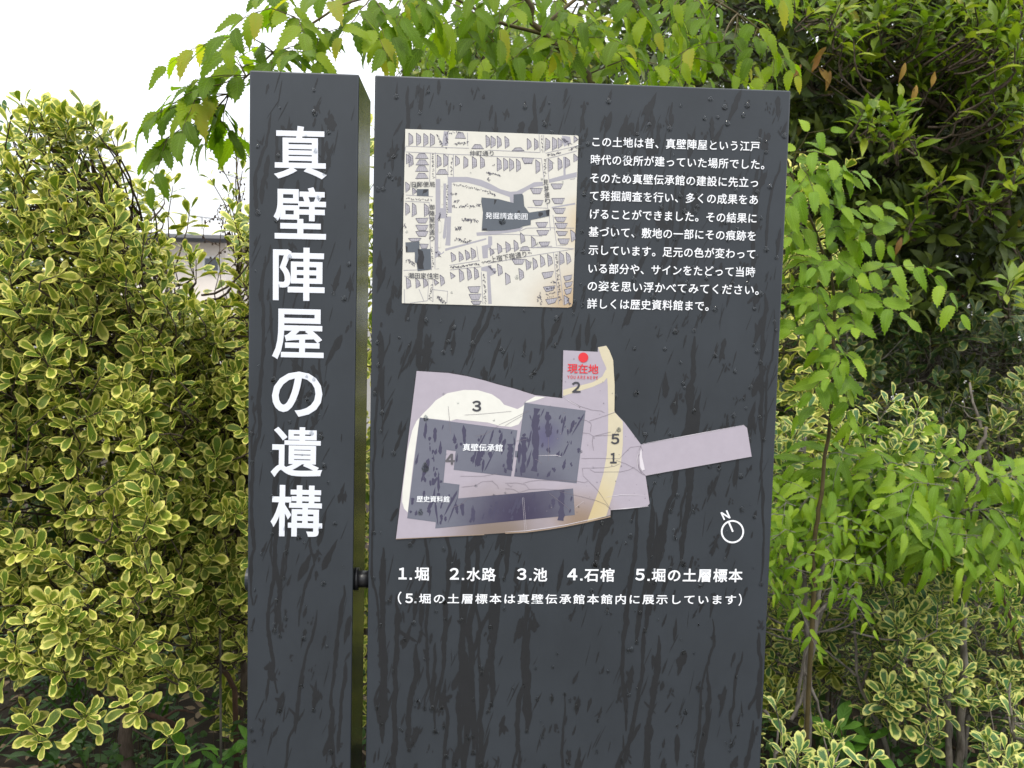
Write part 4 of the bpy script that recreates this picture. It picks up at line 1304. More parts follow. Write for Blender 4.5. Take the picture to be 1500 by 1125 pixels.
shrub_mass(sh3, pr3, (P(228, 500, 1.1).x, P(470, 500, 1.1).x), (.75, 1.5), .55, 640, .05, hole=lambda x, y, z: (z < .95 and random.random() < .55) or gap(x, y, z))
for (x, y) in ((308, 262), (322, 240), (350, 225), (355, 250), (342, 290), (335, 285), (350, 215), (357, 200)):
    whorl_shoot(sh3, P(x, y, 1.1), Vector((random.gauss(-.2, .3), -.2, 1)), .036, 3)
sh3.stem([P(352, 380, 1.15), P(352, 300, 1.15), P(345, 240, 1.15), P(356, 190, 1.15)], .003, .0015, 'branch')
# a shrub row further back to the left closes the view down
sh4 = Plant('variegated_shrub', (P(80, 900, 2.0).x, 2.0, 0), 'shaded shrub further back behind the left shrubs, seen through their gaps', 'shrub', G1, 'obovate', euo_m, bark_m, nparts=80)
bb = sh4.loc
for dx in (-.5, 0, .5):
    sh4.stem([bb + Vector((dx, 0, 0)), bb + Vector((dx * 1.1, .02, .4)), bb + Vector((dx * 1.3, 0, 1.1))], .014, .005, 'stem', 7)
pr4 = prof([(-400, 340), (0, 350), (180, 380), (230, 500), (300, 580), (420, 620)], 2.0)
shrub_mass(sh4, pr4, (P(-400, 500, 2.0).x, P(400, 500, 2.0).x), (1.6, 2.4), .35, 600, .058)

# ---- right: variegated shrubs
G2 = 'variegated shrubs right of the sign'


def small_shrub(label, base_px, Yb, stems, prf_px, xr, yr, zlo, n, size, m, nparts=220, hole=None, bark=bark_g, up=.7, pairs=(3, 5)):
    base = Vector((P(base_px[0], base_px[1], Yb).x, Yb, 0))
    pl = Plant('variegated_shrub', base, label, 'shrub', G2, 'obovate', m, bark, nparts=nparts)
    for i, (pp, r0, r1) in enumerate(stems):
        pts = [P(x, y, Yy) for x, y, Yy in pp]
        if i == 0: pts = [base] + pts
        pl.stem(pts, r0, r1, 'trunk' if i == 0 else 'branch', 8)
    shrub_mass(pl, prof(prf_px, (yr[0] + yr[1]) / 2), (P(xr[0], 600, (yr[0] + yr[1]) / 2).x, P(xr[1], 600, (yr[0] + yr[1]) / 2).x), yr, zlo, n, size, hole=hole, up=up, pairs=pairs)
    return pl


small_shrub('cream edged shrub close against the right edge of the panel, above the leafless stems', (1190, 1000), .95,
            [([(1185, 1000, .95), (1180, 900, .92), (1170, 760, .9), (1180, 640, .9)], .010, .003), ([(1182, 950, .93), (1230, 820, .95), (1260, 720, 1.0)], .007, .002)],
            [(1060, 600), (1110, 575), (1160, 585), (1200, 640), (1260, 590), (1320, 600), (1345, 640), (1400, 700)], (1050, 1350), (.85, 1.3), .72, 170, .054, euo2_m, 200, up=.9)
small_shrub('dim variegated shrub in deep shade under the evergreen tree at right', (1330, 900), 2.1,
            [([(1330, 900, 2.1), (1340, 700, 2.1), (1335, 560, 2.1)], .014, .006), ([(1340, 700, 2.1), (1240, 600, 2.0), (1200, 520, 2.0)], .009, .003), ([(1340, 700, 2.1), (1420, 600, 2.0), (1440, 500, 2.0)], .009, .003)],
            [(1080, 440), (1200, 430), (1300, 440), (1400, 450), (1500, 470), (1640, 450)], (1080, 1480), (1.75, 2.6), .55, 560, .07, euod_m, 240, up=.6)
small_shrub('green and cream shrub with rosette shoots at the right frame edge', (1480, 900), 1.5,
            [([(1480, 900, 1.5), (1490, 740, 1.45), (1480, 600, 1.4)], .012, .004), ([(1485, 800, 1.5), (1440, 640, 1.4), (1420, 560, 1.4)], .008, .003)],
            [(1370, 640), (1400, 600), (1440, 560), (1500, 560), (1600, 550), (1750, 560)], (1385, 1700), (1.3, 1.9), .62, 340, .058, euod2_m, 220, up=.75)
small_shrub('slender creamy shrub of stacked rosettes in the lower middle of the right side', (1310, 1080), 1.05,
            [([(1310, 1080, 1.05), (1312, 1000, 1.0), (1318, 900, 1.0), (1330, 830, 1.0)], .006, .002)],
            [(1275, 860), (1300, 830), (1340, 815), (1365, 850), (1385, 900)], (1275, 1382), (.9, 1.2), .36, 84, .056, euo2_m, 200, up=.9)
small_shrub('low young variegated shrub at the foot of the panel, bottom right', (1140, 1180), .5,
            [([(1140, 1180, .5), (1135, 1120, .5), (1140, 1070, .5)], .004, .002)],
            [(1090, 1110), (1120, 1080), (1145, 1050), (1170, 1080), (1200, 1100), (1230, 1095), (1290, 1100)], (1085, 1290), (.35, .62), .4, 46, .046, euo2_m, 200, up=1.1)
small_shrub('low bright variegated shrub in the bottom right corner', (1490, 1150), .75,
            [([(1490, 1150, .75), (1485, 1080, .75), (1480, 1000, .75)], .006, .002)],
            [(1430, 1080), (1455, 1050), (1480, 1010), (1510, 1030), (1560, 1010), (1700, 1000)], (1438, 1640), (.6, .95), .38, 56, .056, euo2_m, 160, up=1.0)
small_shrub('variegated shrub clump between the two rough barked stems, lower right', (1420, 1000), 1.3,
            [([(1420, 1000, 1.3), (1425, 930, 1.3), (1440, 850, 1.3)], .008, .003)],
            [(1375, 880), (1400, 840), (1440, 835), (1490, 870), (1540, 860), (1640, 880)], (1378, 1560), (1.1, 1.5), .36, 110, .054, euo2_m, 200, up=.9)
small_shrub('thin variegated shrub rising behind the leaning stems next to the panel', (1215, 950), 1.25,
            [([(1215, 950, 1.25), (1210, 900, 1.25), (1235, 840, 1.25)], .007, .003)],
            [(1120, 860), (1160, 850), (1215, 850), (1260, 870), (1300, 900)], (1120, 1275), (1.1, 1.5), .35, 80, .05, euo2_m, 160, up=.7)

# ---- hackberry: tree behind the sign with branches over its top
G3 = 'serrate leaved trees and saplings'
hb = Plant('hackberry_tree', (P(900, 700, .55).x, .55, 0), 'bright green tree with toothed leaves whose branches arch over the top of the sign', 'tree', G3, 'serrate', hack_m, twig_b, nparts=300)
hb.stem([hb.loc, P(930, 900, .55), P(935, 500, .55), P(915, 250, .52), P(868, 125, .5), P(838, 85, .5), P(790, 45, .48), P(770, 0, .46), P(745, -60, .45)], .011, .004, 'trunk', 8)
hb.stem([P(795, 50, .48), P(730, 32, .45), P(690, 10, .42), P(640, -12, .4), P(590, -8, .35)], .0036, .002, 'branch', 6)
hb.stem([P(770, 0, .46), P(760, -70, .4), P(680, -110, .4), P(590, -60, .35), P(545, -5, .3)], .0036, .002, 'branch', 6)
hb.stem([P(545, -5, .3), P(500, 8, .25), P(450, 40, .25), P(400, 78, .25), P(362, 112, .25), P(335, 138, .25), P(310, 165, .26)], .0022, .0012, 'branch', 6)
hb.stem([P(790, 45, .48), P(850, -5, .5), P(930, -40, .55), P(1010, -20, .6), P(1080, 20, .6)], .004, .002, 'branch', 6)


def fan(pl, pts_px, size, step=.021, droop=.5, r0=.0013, fork=0, Y=None, flat=Vector((0, -.3, 1))):
    spray(pl, [P(*p) for p in pts_px], size, step, droop, r0, fork, flat)


SZ = .052
for pts in ([(335, 138, .25), (290, 140, .22), (255, 150, .2), (235, 165, .2)], [(362, 112, .25), (330, 110, .22), (300, 112, .2), (275, 128, .2)], [(362, 112, .25), (345, 78, .28), (318, 72, .3)],
            [(400, 78, .25), (370, 55, .22), (345, 50, .2), (320, 60, .2)], [(310, 165, .26), (285, 180, .24), (255, 195, .22), (232, 215, .22)], [(335, 138, .25), (325, 170, .3), (300, 200, .3)], [(310, 165, .26), (330, 185, .3), (345, 205, .32)],
            [(450, 40, .25), (425, 20, .2), (395, 12, .2), (360, 25, .2)], [(450, 40, .25), (480, 45, .22), (500, 40, .2)], [(500, 8, .25), (470, -5, .2), (435, -5, .2)], [(400, 78, .25), (425, 70, .2), (440, 66, .18)],
            [(545, -5, .3), (560, 15, .25), (575, 35, .25)], [(545, -5, .3), (520, 25, .22), (500, 55, .2)], [(590, -8, .35), (580, 20, .3), (590, 45, .3)], [(640, -12, .4), (630, 15, .35), (640, 45, .35)],
            [(690, 10, .42), (672, 35, .38), (668, 60, .38)], [(730, 32, .45), (715, 55, .4), (700, 75, .4)], [(690, 10, .42), (700, 40, .4), (735, 70, .4)], [(795, 50, .48), (770, 70, .42), (745, 90, .4)],
            [(838, 85, .5), (820, 60, .42), (800, 88, .4)], [(868, 125, .5), (890, 90, .45), (905, 70, .45), (915, 95, .45)], [(838, 85, .5), (850, 50, .45), (872, 32, .42)], [(790, 45, .48), (820, 20, .42), (845, 15, .4)],
            [(850, -5, .5), (865, 20, .48), (885, 40, .48)], [(930, -40, .55), (925, 0, .5), (940, 30, .5)], [(640, -12, .4), (610, 10, .35), (600, 30, .35)], [(760, -60, .4), (740, -20, .36), (715, 0, .36)], [(770, 0, .46), (745, 10, .4), (735, 35, .4)],
            [(1010, -20, .6), (1030, 20, .55), (1040, 60, .55)], [(1080, 20, .6), (1075, 60, .55), (1085, 95, .55)], [(1080, 20, .6), (1110, 40, .55), (1140, 60, .55)], [(1010, -20, .6), (985, 10, .55), (995, 50, .55)],
            [(590, -40, .35), (600, -15, .3), (622, 5, .3)], [(680, -110, .4), (660, -50, .35), (655, -10, .35)], [(420, -30, .3), (400, -15, .25), (380, -5, .2)], [(915, 250, .52), (950, 150, .5), (985, 120, .48)],
            [(868, 125, .5), (840, 120, .5), (815, 108, .5)], [(560, -60, .35), (500, -60, .3), (440, -35, .3), (400, -18, .3)]):
    fan(hb, pts, SZ * random.uniform(.9, 1.08), fork=.22, flat=Vector((rj(.2), -.55, .8)))
    if pts[0][0] <= 400:
        for _ in range(1):
            dx, dy, dz = rj(8), random.uniform(6, 20), rj(.06)
            e = [pts[0]] + [(x + dx * k, y + dy * (.4 + .3 * k), Y + dz * k) for k, (x, y, Y) in enumerate(pts[1:], 1)]
            fan(hb, e, SZ * random.uniform(.8, 1.05), step=.024)
for i in range(48):
    x = random.uniform(600, 1130); y = random.uniform(-60, 95) - (40 if x < 620 else 0)
    a = P(x, y, random.uniform(.45, .95))
    d = Vector((random.uniform(-1, 1), -.3, -.25)).normalized() * random.uniform(.07, .13)
    hb.connect(a, .001)
    spray(hb, [a, a + d * .6, a + d + Vector((0, 0, -.02))], SZ * random.uniform(.8, 1.05), .022, .7, .0011, .15)

# saplings at right
def sapling(label, base, stem_px, r0, r1, m, bark, sprays, size, nparts=260, bname='hackberry_sapling', step=.02, droop=.45, fork=.15, shape='serrate'):
    pl = Plant(bname, base, label, 'sapling', G3, shape, m, bark, nparts=nparts)
    for i, pp in enumerate(stem_px):
        pts = [P(*p) for p in pp]
        if i == 0: pts = [Vector(base)] + pts
        pl.stem(pts, r0 if i == 0 else r0 * .6, r1, 'trunk' if i == 0 else 'branch', 7)
    for pts in sprays: fan(pl, pts, size * random.uniform(.88, 1.1), step, droop, .0012, fork, flat=Vector((rj(.25), -.75, .65)))
    return pl


sp1 = []
for (x, y) in ((1162, 262), (1178, 300), (1195, 340), (1208, 385), (1218, 430), (1222, 470), (1220, 520), (1215, 560), (1208, 600)):
    for s_ in (-1, 1):
        l_ = random.uniform(30, 62) if y < 420 else random.uniform(22, 40)
        sp1.append([(x, y, .62), (x + s_ * l_ * .55, y - 8 + rj(8), .58 + rj(.06)), (x + s_ * l_, y + 10 + rj(8), .56 + rj(.08))])
sp1 += [[(1160, 265, .62), (1165, 225, .6), (1185, 195, .58), (1215, 190, .56)], [(1165, 225, .6), (1195, 220, .56), (1225, 235, .54), (1240, 255, .54)], [(1178, 300, .62), (1215, 265, .56), (1250, 250, .54), (1275, 262, .54)],
        [(1195, 340, .62), (1230, 310, .58), (1255, 305, .55), (1262, 335, .55)], [(1208, 385, .62), (1250, 350, .57), (1280, 340, .55), (1298, 360, .55)], [(1218, 420, .62), (1260, 400, .58), (1310, 390, .55), (1370, 392, .54)],
        [(1222, 450, .62), (1255, 430, .6), (1290, 425, .58), (1330, 400, .57)], [(1222, 470, .62), (1190, 440, .6), (1160, 435, .6)], [(1200, 350, .62), (1165, 345, .6), (1148, 370, .6)], [(1162, 262, .62), (1140, 240, .7), (1130, 225, .7)]]
sapling('young toothed leaf sapling beside the top right of the panel, with one thin upright stem', (P(1190, 900, .66).x, .66, 0),
        [[(1190, 900, .66), (1192, 800, .65), (1200, 745, .64), (1213, 640, .63), (1222, 520, .62), (1220, 420, .62), (1195, 340, .62), (1162, 262, .62), (1150, 225, .62)]], .006, .0018, hack2_m, twig_b, sp1, .052)
sp2 = []
for i in range(26):
    x = random.uniform(1230, 1480); y = 640 + random.uniform(0, 170) - max(0, (x - 1330)) * .05
    l_ = random.uniform(45, 85)
    s_ = -1 if x < 1400 else random.choice((-1, 1))
    Y_ = random.uniform(.7, 1.0)
    sp2.append([(x, y, Y_), (x + s_ * l_ * .5, y - 4, Y_ - .03), (x + s_ * l_, y + 22 + rj(8), Y_ - .05)])
sp2 += [[(1435, 700, .95), (1380, 665, .9), (1320, 650, .86), (1262, 672, .84), (1215, 682, .83)], [(1435, 720, .95), (1360, 710, .88), (1290, 725, .84), (1235, 755, .82)], [(1435, 740, .95), (1370, 760, .85), (1310, 790, .82), (1265, 820, .8)],
        [(1438, 690, .95), (1470, 680, .9), (1505, 690, .86)], [(1436, 740, .95), (1480, 770, .9), (1510, 800, .86)], [(1430, 700, .95), (1400, 640, .92), (1370, 635, .9)]]
s2 = sapling('wide spray of bright toothed leaves on a rough grey barked stem, lower right', (P(1405, 1125, 1.0).x, 1.0, 0),
             [[(1404, 1125, 1.0), (1412, 1000, 1.0), (1412, 880, .98), (1418, 800, .97), (1430, 720, .96), (1436, 660, .96), (1446, 625, .96)], [(1392, 1080, 1.0), (1388, 1000, .98), (1380, 960, .97)]], .0125, .004, hack2_m, bark_g, sp2, .066, fork=.3, droop=.25, shape='narrow')
sp3 = []
for i in range(40):
    x = random.uniform(1100, 1275); y = random.uniform(700, 880)
    l_ = random.uniform(22, 45); s_ = random.choice((-1, 1)); Y_ = random.uniform(.5, .85)
    sp3.append([(x, y, Y_), (x + s_ * l_ * .5, y - 3, Y_ - .02), (x + s_ * l_, y + 12, Y_ - .03)])
sapling('small leaved bright sapling low against the right edge of the panel', (P(1180, 1125, .8).x, .8, 0),
        [[(1182, 1125, .8), (1186, 1000, .8), (1196, 900, .79), (1206, 830, .78), (1205, 760, .78)], [(1165, 1050, .82), (1178, 960, .8), (1190, 900, .79)]], .008, .002, hack2_m, bark_g, sp3, .036, shape='narrow', fork=.3, step=.016)
sp4 = []
for i in range(22):
    x = random.uniform(1360, 1510); y = random.uniform(780, 860); l_ = random.uniform(20, 45); s_ = random.choice((-1, 1)); Y_ = random.uniform(1.0, 1.2)
    sp4.append([(x, y, Y_), (x + s_ * l_ * .5, y - 3, Y_ - .02), (x + s_ * l_, y + 12, Y_ - .03)])
sapling('fine leaved sapling at the right frame edge below the wide spray', (P(1500, 1000, 1.15).x, 1.15, 0),
        [[(1500, 1000, 1.15), (1478, 900, 1.12), (1450, 820, 1.1), (1440, 790, 1.1)]], .007, .002, hack2_m, bark_r, sp4, .036, shape='narrow', nparts=160, fork=.3, step=.018)


# ---- leafless thin stems at lower right
def bare(label, pts, r0, r1, m, subs=()):
    root = empty('bare_sapling', Vector((P(*pts[0]).x, pts[0][2], 0)), label, 'sapling', 'bare woody stems in the shrub bed')
    def smooth(pp):
        pp = [P(*p) for p in pp]; out_ = []
        for i in range(len(pp) - 1):
            p0 = pp[max(0, i - 1)]; p1 = pp[i]; p2 = pp[i + 1]; p3 = pp[min(len(pp) - 1, i + 2)]
            for k in range(5):
                t = k / 5
                out_.append(0.5 * ((2 * p1) + (p2 - p0) * t + (2 * p0 - 5 * p1 + 4 * p2 - p3) * t * t + (3 * p1 - p0 - 3 * p2 + p3) * t ** 3) + rv() * .002)
        return out_ + [pp[-1]]
    a = smooth(pts)
    a = [Vector((a[0].x + .01, a[0].y, 0))] + a
    mb = MB(); mb.tube(a, [r0 + (r1 - r0) * i / (len(a) - 1) for i in range(len(a))], 8, bump=.12); mb.build('trunk', m, root, smooth=True)
    for sp_ in subs:
        s_ = smooth(sp_)
        mb = MB(); mb.tube(s_, [r0 * .55 * (1 - .7 * i / (len(s_) - 1)) for i in range(len(s_))], 6, bump=.1); mb.build('branch', m, root, smooth=True)


bare('leaning brown stem crossing behind the low right shrubs', [(1305, 1125, 1.0), (1290, 1070, 1.0), (1262, 1010, 1.0), (1255, 980, 1.0), (1252, 900, 1.0)], .008, .003, bark_g, [[(1255, 990, 1.0), (1225, 965, 1.0), (1205, 950, .98)], [(1262, 1010, 1.0), (1290, 930, 1.0), (1320, 900, 1.0)]])
bare('pair of twisted brown stems beside the lower right edge of the panel', [(1180, 1125, .72), (1182, 1050, .72), (1180, 1000, .72), (1190, 930, .72), (1200, 870, .72), (1206, 820, .72)], .008, .004, bark_g,
     [[(1160, 1055, .72), (1175, 1020, .72), (1180, 960, .71), (1195, 900, .71)], [(1118, 1040, .68), (1150, 1075, .69), (1195, 1100, .7), (1225, 1125, .7)], [(1195, 900, .72), (1215, 880, .73), (1228, 862, .75)], [(1180, 985, .7), (1200, 1040, .7), (1210, 1100, .7)]])
bare('thin straight stem rising through the creamy rosettes', [(1345, 1125, 1.1), (1332, 1050, 1.1), (1330, 1000, 1.1), (1345, 940, 1.1), (1338, 850, 1.1), (1330, 800, 1.1)], .0035, .002, bark_r, [[(1365, 1000, 1.1), (1350, 950, 1.1), (1345, 900, 1.1)], [(1375, 990, 1.1), (1370, 920, 1.1), (1360, 880, 1.1)]])
bare('short split stump-like stem left of the tall rough stem', [(1392, 1125, .95), (1388, 1060, .95), (1386, 1010, .95), (1382, 985, .95)], .009, .006, bark_g)
bare('reddish dead branch lying under the left shrub', [(270, 1085, 1.25), (250, 1060, 1.2), (215, 1045, 1.2), (195, 1035, 1.2)], .010, .005, bark_r, [[(235, 1055, 1.2), (262, 1040, 1.2), (285, 1045, 1.2)]])
bare('long slender dark stem slanting towards the column foot', [(345, 1010, 1.15), (310, 950, 1.1), (285, 890, 1.05), (262, 840, 1.0), (250, 800, 1.0)], .0075, .005, bark_r)
bare('diagonal brown stem in front of the shrub beside the column', [(320, 640, .9), (292, 540, .85), (270, 490, .82), (262, 455, .82), (244, 424, .82)], .003, .0045, bark_g)

# ---- evergreen trees at upper right
G4 = 'broadleaf evergreen trees behind the sign'
ev = Plant('evergreen_tree', (P(1345, 900, 2.9).x, 2.9, 0), 'large dark glossy evergreen tree filling the upper right corner', 'tree', G4, 'elongate', ever_m, bark_d, nparts=300)
t0 = ev.loc
ev.maxc = .11
ev.stem([t0, t0 + Vector((.02, 0, .6)), P(1360, 480, 2.8), P(1350, 300, 2.7), P(1330, 120, 2.7), P(1320, -150, 2.7), P(1300, -500, 2.8)], .06, .02, 'trunk', 10)
for pp, r in (([(1355, 400, 2.7), (1260, 250, 2.4), (1200, 120, 2.2), (1150, -20, 2.1)], .02), ([(1352, 330, 2.7), (1440, 200, 2.3), (1500, 80, 2.1), (1560, -60, 2.1)], .02), ([(1350, 300, 2.7), (1370, 180, 2.2), (1400, 60, 1.9), (1420, -60, 1.8)], .018),
              ([(1345, 200, 2.7), (1240, 60, 2.6), (1100, -60, 2.6), (980, -120, 2.6)], .02), ([(1330, 0, 2.7), (1180, -200, 2.4), (1000, -260, 2.3)], .02), ([(1340, 100, 2.7), (1520, -60, 2.6), (1700, -140, 2.6)], .02), ([(1355, 430, 2.7), (1450, 350, 2.3), (1540, 320, 2.1)], .014),
              ([(1355, 430, 2.7), (1250, 360, 2.4), (1160, 350, 2.3)], .014), ([(1330, 0, 2.7), (1400, -250, 2.2), (1500, -400, 2.0)], .018), ([(1352, 330, 2.7), (1600, 250, 2.8), (1800, 100, 2.8)], .02)):
    ev.stem([P(*p) for p in pp], r * .7, .004, 'branch', 7)
young = []
cnt = 0
low = lambda x: 455 + 25 * math.sin(x * .02)
while cnt < 2350:
    x = random.uniform(860, 1750) if random.random() < .62 else random.uniform(1130, 1500); y = random.uniform(-520, 470) if random.random() < .45 else random.uniform(-40, 465)
    Y = random.uniform(1.75, 3.6) if random.random() < .62 else random.uniform(1.75, 2.3)
    if y > low(x): continue
    if x < 1110 and y > 140: continue
    if x < 930 and random.random() < .4: continue
    if Y < 2.1 and noise2(x * .011, y * .013, 3) < -.1: continue
    p = P(x, y, Y)
    ax = Vector((random.gauss(0, .55), -.45 + random.gauss(0, .35), .35 + random.gauss(0, .35)))
    cluster(ev, p, ax, .092 * random.uniform(.75, 1.1), n=random.randint(6, 9))
    cnt += 1
# fresh growth of the same tree, built as its own foliage
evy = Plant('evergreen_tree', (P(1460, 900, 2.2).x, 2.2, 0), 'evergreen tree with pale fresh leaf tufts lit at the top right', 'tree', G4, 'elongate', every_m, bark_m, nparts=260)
t0 = evy.loc
evy.maxc = .11
evy.stem([t0, t0 + Vector((0, 0, .7)), P(1478, 400, 2.1), P(1450, 200, 2.0), P(1400, 60, 1.9), P(1380, -60, 1.9)], .03, .008, 'trunk', 9)
for pp, r in (([(1450, 200, 2.0), (1350, 140, 1.8), (1290, 80, 1.75), (1230, 20, 1.7)], .010), ([(1460, 250, 2.0), (1380, 220, 1.8), (1310, 190, 1.7)], .008), ([(1440, 150, 2.0), (1480, 60, 1.8), (1500, 0, 1.8)], .009), ([(1475, 360, 2.1), (1440, 310, 1.85), (1410, 290, 1.8)], .007), ([(1475, 380, 2.1), (1370, 330, 1.9), (1330, 310, 1.9)], .007)):
    evy.stem([P(*p) for p in pp], r, .003, 'branch', 6)
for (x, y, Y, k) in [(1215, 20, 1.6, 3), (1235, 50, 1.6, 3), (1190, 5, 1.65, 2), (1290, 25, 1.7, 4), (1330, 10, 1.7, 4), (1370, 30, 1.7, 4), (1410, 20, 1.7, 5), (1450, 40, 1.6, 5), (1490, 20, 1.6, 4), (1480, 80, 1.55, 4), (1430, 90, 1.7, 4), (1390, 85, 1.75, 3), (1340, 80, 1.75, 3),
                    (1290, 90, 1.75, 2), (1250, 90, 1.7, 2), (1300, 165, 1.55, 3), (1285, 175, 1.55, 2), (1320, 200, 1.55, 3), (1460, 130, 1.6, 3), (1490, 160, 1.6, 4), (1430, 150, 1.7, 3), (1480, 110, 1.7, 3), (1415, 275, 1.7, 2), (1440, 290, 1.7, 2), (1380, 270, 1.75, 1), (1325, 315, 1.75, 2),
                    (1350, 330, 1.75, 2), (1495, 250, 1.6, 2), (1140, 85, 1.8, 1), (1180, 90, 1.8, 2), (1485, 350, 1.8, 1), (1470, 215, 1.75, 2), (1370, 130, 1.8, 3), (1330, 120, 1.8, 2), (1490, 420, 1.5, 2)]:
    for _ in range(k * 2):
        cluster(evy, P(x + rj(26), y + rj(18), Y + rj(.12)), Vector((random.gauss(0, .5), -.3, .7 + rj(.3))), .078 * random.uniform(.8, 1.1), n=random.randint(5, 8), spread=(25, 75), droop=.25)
rus = Plant('rusty_leaved_twig', P(1360, 200, 1.7), 'few orange brown old leaves hanging on twigs in the evergreen tree', 'twig', None, 'elongate', rust_m, bark_m, nparts=60)
rus.nodes = list(evy.nodes)
for (x, y) in ((1372, 112), (1205, 88), (1212, 96), (1195, 95), (1320, 85), (1340, 130), (1180, 100), (1330, 345), (1215, 75)):
    p = P(x, y, 1.62)
    for _ in range(1):
        d = Vector((rj(.6), -.3, -.9)).normalized(); n2 = d.cross(Vector((0, 1, .2))).cross(d).normalized()
        rus.leaf(p + rv() * .02, d, jit(-n2, .3), .06)
    rus.connect(p, .0012)
# second, further evergreen behind the top of the sign
ev2 = Plant('evergreen_tree', (P(1010, 900, 4.3).x, 4.3, 0), 'shadowed evergreen tree further back behind the top right of the panel', 'tree', G4, 'far', ever_m, bark_m, nparts=120)
t0 = ev2.loc
ev2.stem([t0, t0 + Vector((0, 0, 1.2)), P(1000, 100, 4.3), P(990, -200, 4.3)], .07, .02, 'trunk', 9)
ev2.stem([P(1000, 100, 4.3), P(930, 0, 4.1), P(890, -150, 4.1)], .02, .008, 'branch', 7)
cnt = 0
while cnt < 800:
    x = random.uniform(865, 1180); y = random.uniform(-400, 200)
    if x < 890 + 20 * math.sin(y * .05) : continue
    cluster(ev2, P(x, y, random.uniform(3.6, 4.9)), Vector((random.gauss(0, .5), -.4 + random.gauss(0, .3), .3)), .105, n=8)
    cnt += 1
# olive green tree in the distance, between the branches
ev3 = Plant('distant_tree', (P(690, 900, 6.5).x, 6.5, 0), 'olive green distant tree showing just over the panel, left of its middle', 'tree', G4, 'tiny', every_m, bark_m, nparts=100)
t0 = ev3.loc
ev3.stem([t0, t0 + Vector((0, 0, 2)), P(700, 140, 6.5), P(720, 60, 6.5)], .08, .02, 'trunk', 9)
for pp in ([(700, 140, 6.5), (640, 100, 6.3), (600, 85, 6.2)], [(705, 120, 6.5), (780, 70, 6.4), (840, 40, 6.4)], [(710, 100, 6.5), (680, 60, 6.3)]):
    ev3.stem([P(*p) for p in pp], .02, .006, 'branch', 6)
cnt = 0
while cnt < 700:
    x = random.uniform(590, 880); y = random.uniform(30, 190)
    topy = interp([(590, 82), (620, 62), (660, 50), (720, 30), (780, 10), (880, 0)], x)
    if y < topy: continue
    cluster(ev3, P(x, y, random.uniform(5.8, 7.2)), Vector((random.gauss(0, .5), -.4, .4)), .085, n=8)
    cnt += 1

# deep shade trees beyond the right shrubs (close the view between the trunks)
ev4 = Plant('evergreen_tree', (P(1250, 800, 4.4).x, 4.4, 0), 'dense dark undergrowth tree beyond the trunks at right', 'tree', G4, 'far', ever_m, bark_m, nparts=80)
t0 = ev4.loc
ev4.stem([t0, t0 + Vector((0, 0, .8)), t0 + Vector((.1, 0, 1.8))], .05, .02, 'trunk', 9)
ev4.stem([t0 + Vector((.9, -.4, 0)), t0 + Vector((.92, -.4, .9)), t0 + Vector((1.0, -.4, 1.8))], .045, .02, 'stem', 9)
cnt = 0
while cnt < 2100:
    x = random.uniform(1020, 1700); y = random.uniform(150, 900)
    Y = random.uniform(3.2, 5.0)
    p = P(x, y, Y)
    if p.z < .1: continue
    cluster(ev4, p, Vector((random.gauss(0, .5), -.5, .4)), .11, n=8)
    cnt += 1

# hedge behind the sign: seen in the gap between column and panel
sh9 = Plant('variegated_shrub', (P(560, 900, 1.9).x, 1.9, 0), 'shrub directly behind the sign, glimpsed in the slit between column and panel', 'shrub', G1, 'obovate', euo_m, bark_m, nparts=60)
bb = sh9.loc
sh9.maxc = .12
for dx in (-.3, .3, .9): sh9.stem([bb + Vector((dx, 0, 0)), bb + Vector((dx, 0, .5)), bb + Vector((dx * 1.2, 0, 1.2))], .014, .005, 'stem', 7)
pr9 = prof([(380, 420), (500, 330), (540, 250), (700, 215), (900, 215), (1130, 300)], 1.9)
shrub_mass(sh9, pr9, (P(380, 500, 1.9).x, P(1130, 500, 1.9).x), (1.2, 2.3), .25, 1150, .062)


# ---- undergrowth
def weed(label, base_px, Y, n, hgt, size, m, kind='weed', name='broadleaf_weed', group='weeds under the shrubs'):
    b = P(base_px[0], base_px[1], Y)
    pl = Plant(name, (b.x, Y, 0.03), label, 'plant', group, kind, m, twig_b, nparts=60)
    for k in range(n):
        th = random.uniform(0, 6.28); o_ = Vector((b.x + rj(.05), Y + rj(.04), .03))
        tipp = Vector((b.x + math.cos(th) * hgt * .35, Y + math.sin(th) * hgt * .25, b.z * random.uniform(.8, 1.05)))
        st = pl.stem([o_, o_.lerp(tipp, .5) + Vector((0, 0, .03)), tipp], .0035, .002, 'stalk', 5)
        cluster(pl, tipp, Vector((rj(.3), rj(.3), 1)), size, n=8, spread=(30, 95), twig=False, length=hgt * .25, droop=.2)
    return pl


weed('bright green broadleaf weed at the bottom left beside the column', (258, 1085), .75, 2, .15, .085, weed_m)
weed('smaller bright weed behind the one beside the column', (330, 1075), .9, 2, .15, .07, weed_m)
weed('bright pointed weed among the bare stems at bottom right', (1262, 1070), .95, 2, .15, .085, weed_m)
weed('broad leaved weed by the short split stem at bottom right', (1350, 1110), 1.0, 2, .1, .06, weed_m)
weed('dark broad leaved weed behind the twisted stems', (1215, 980), 1.35, 3, .15, .09, weedd_m)
weed('dull green weed in the bottom left corner', (60, 1090), .95, 3, .12, .08, weedd_m)

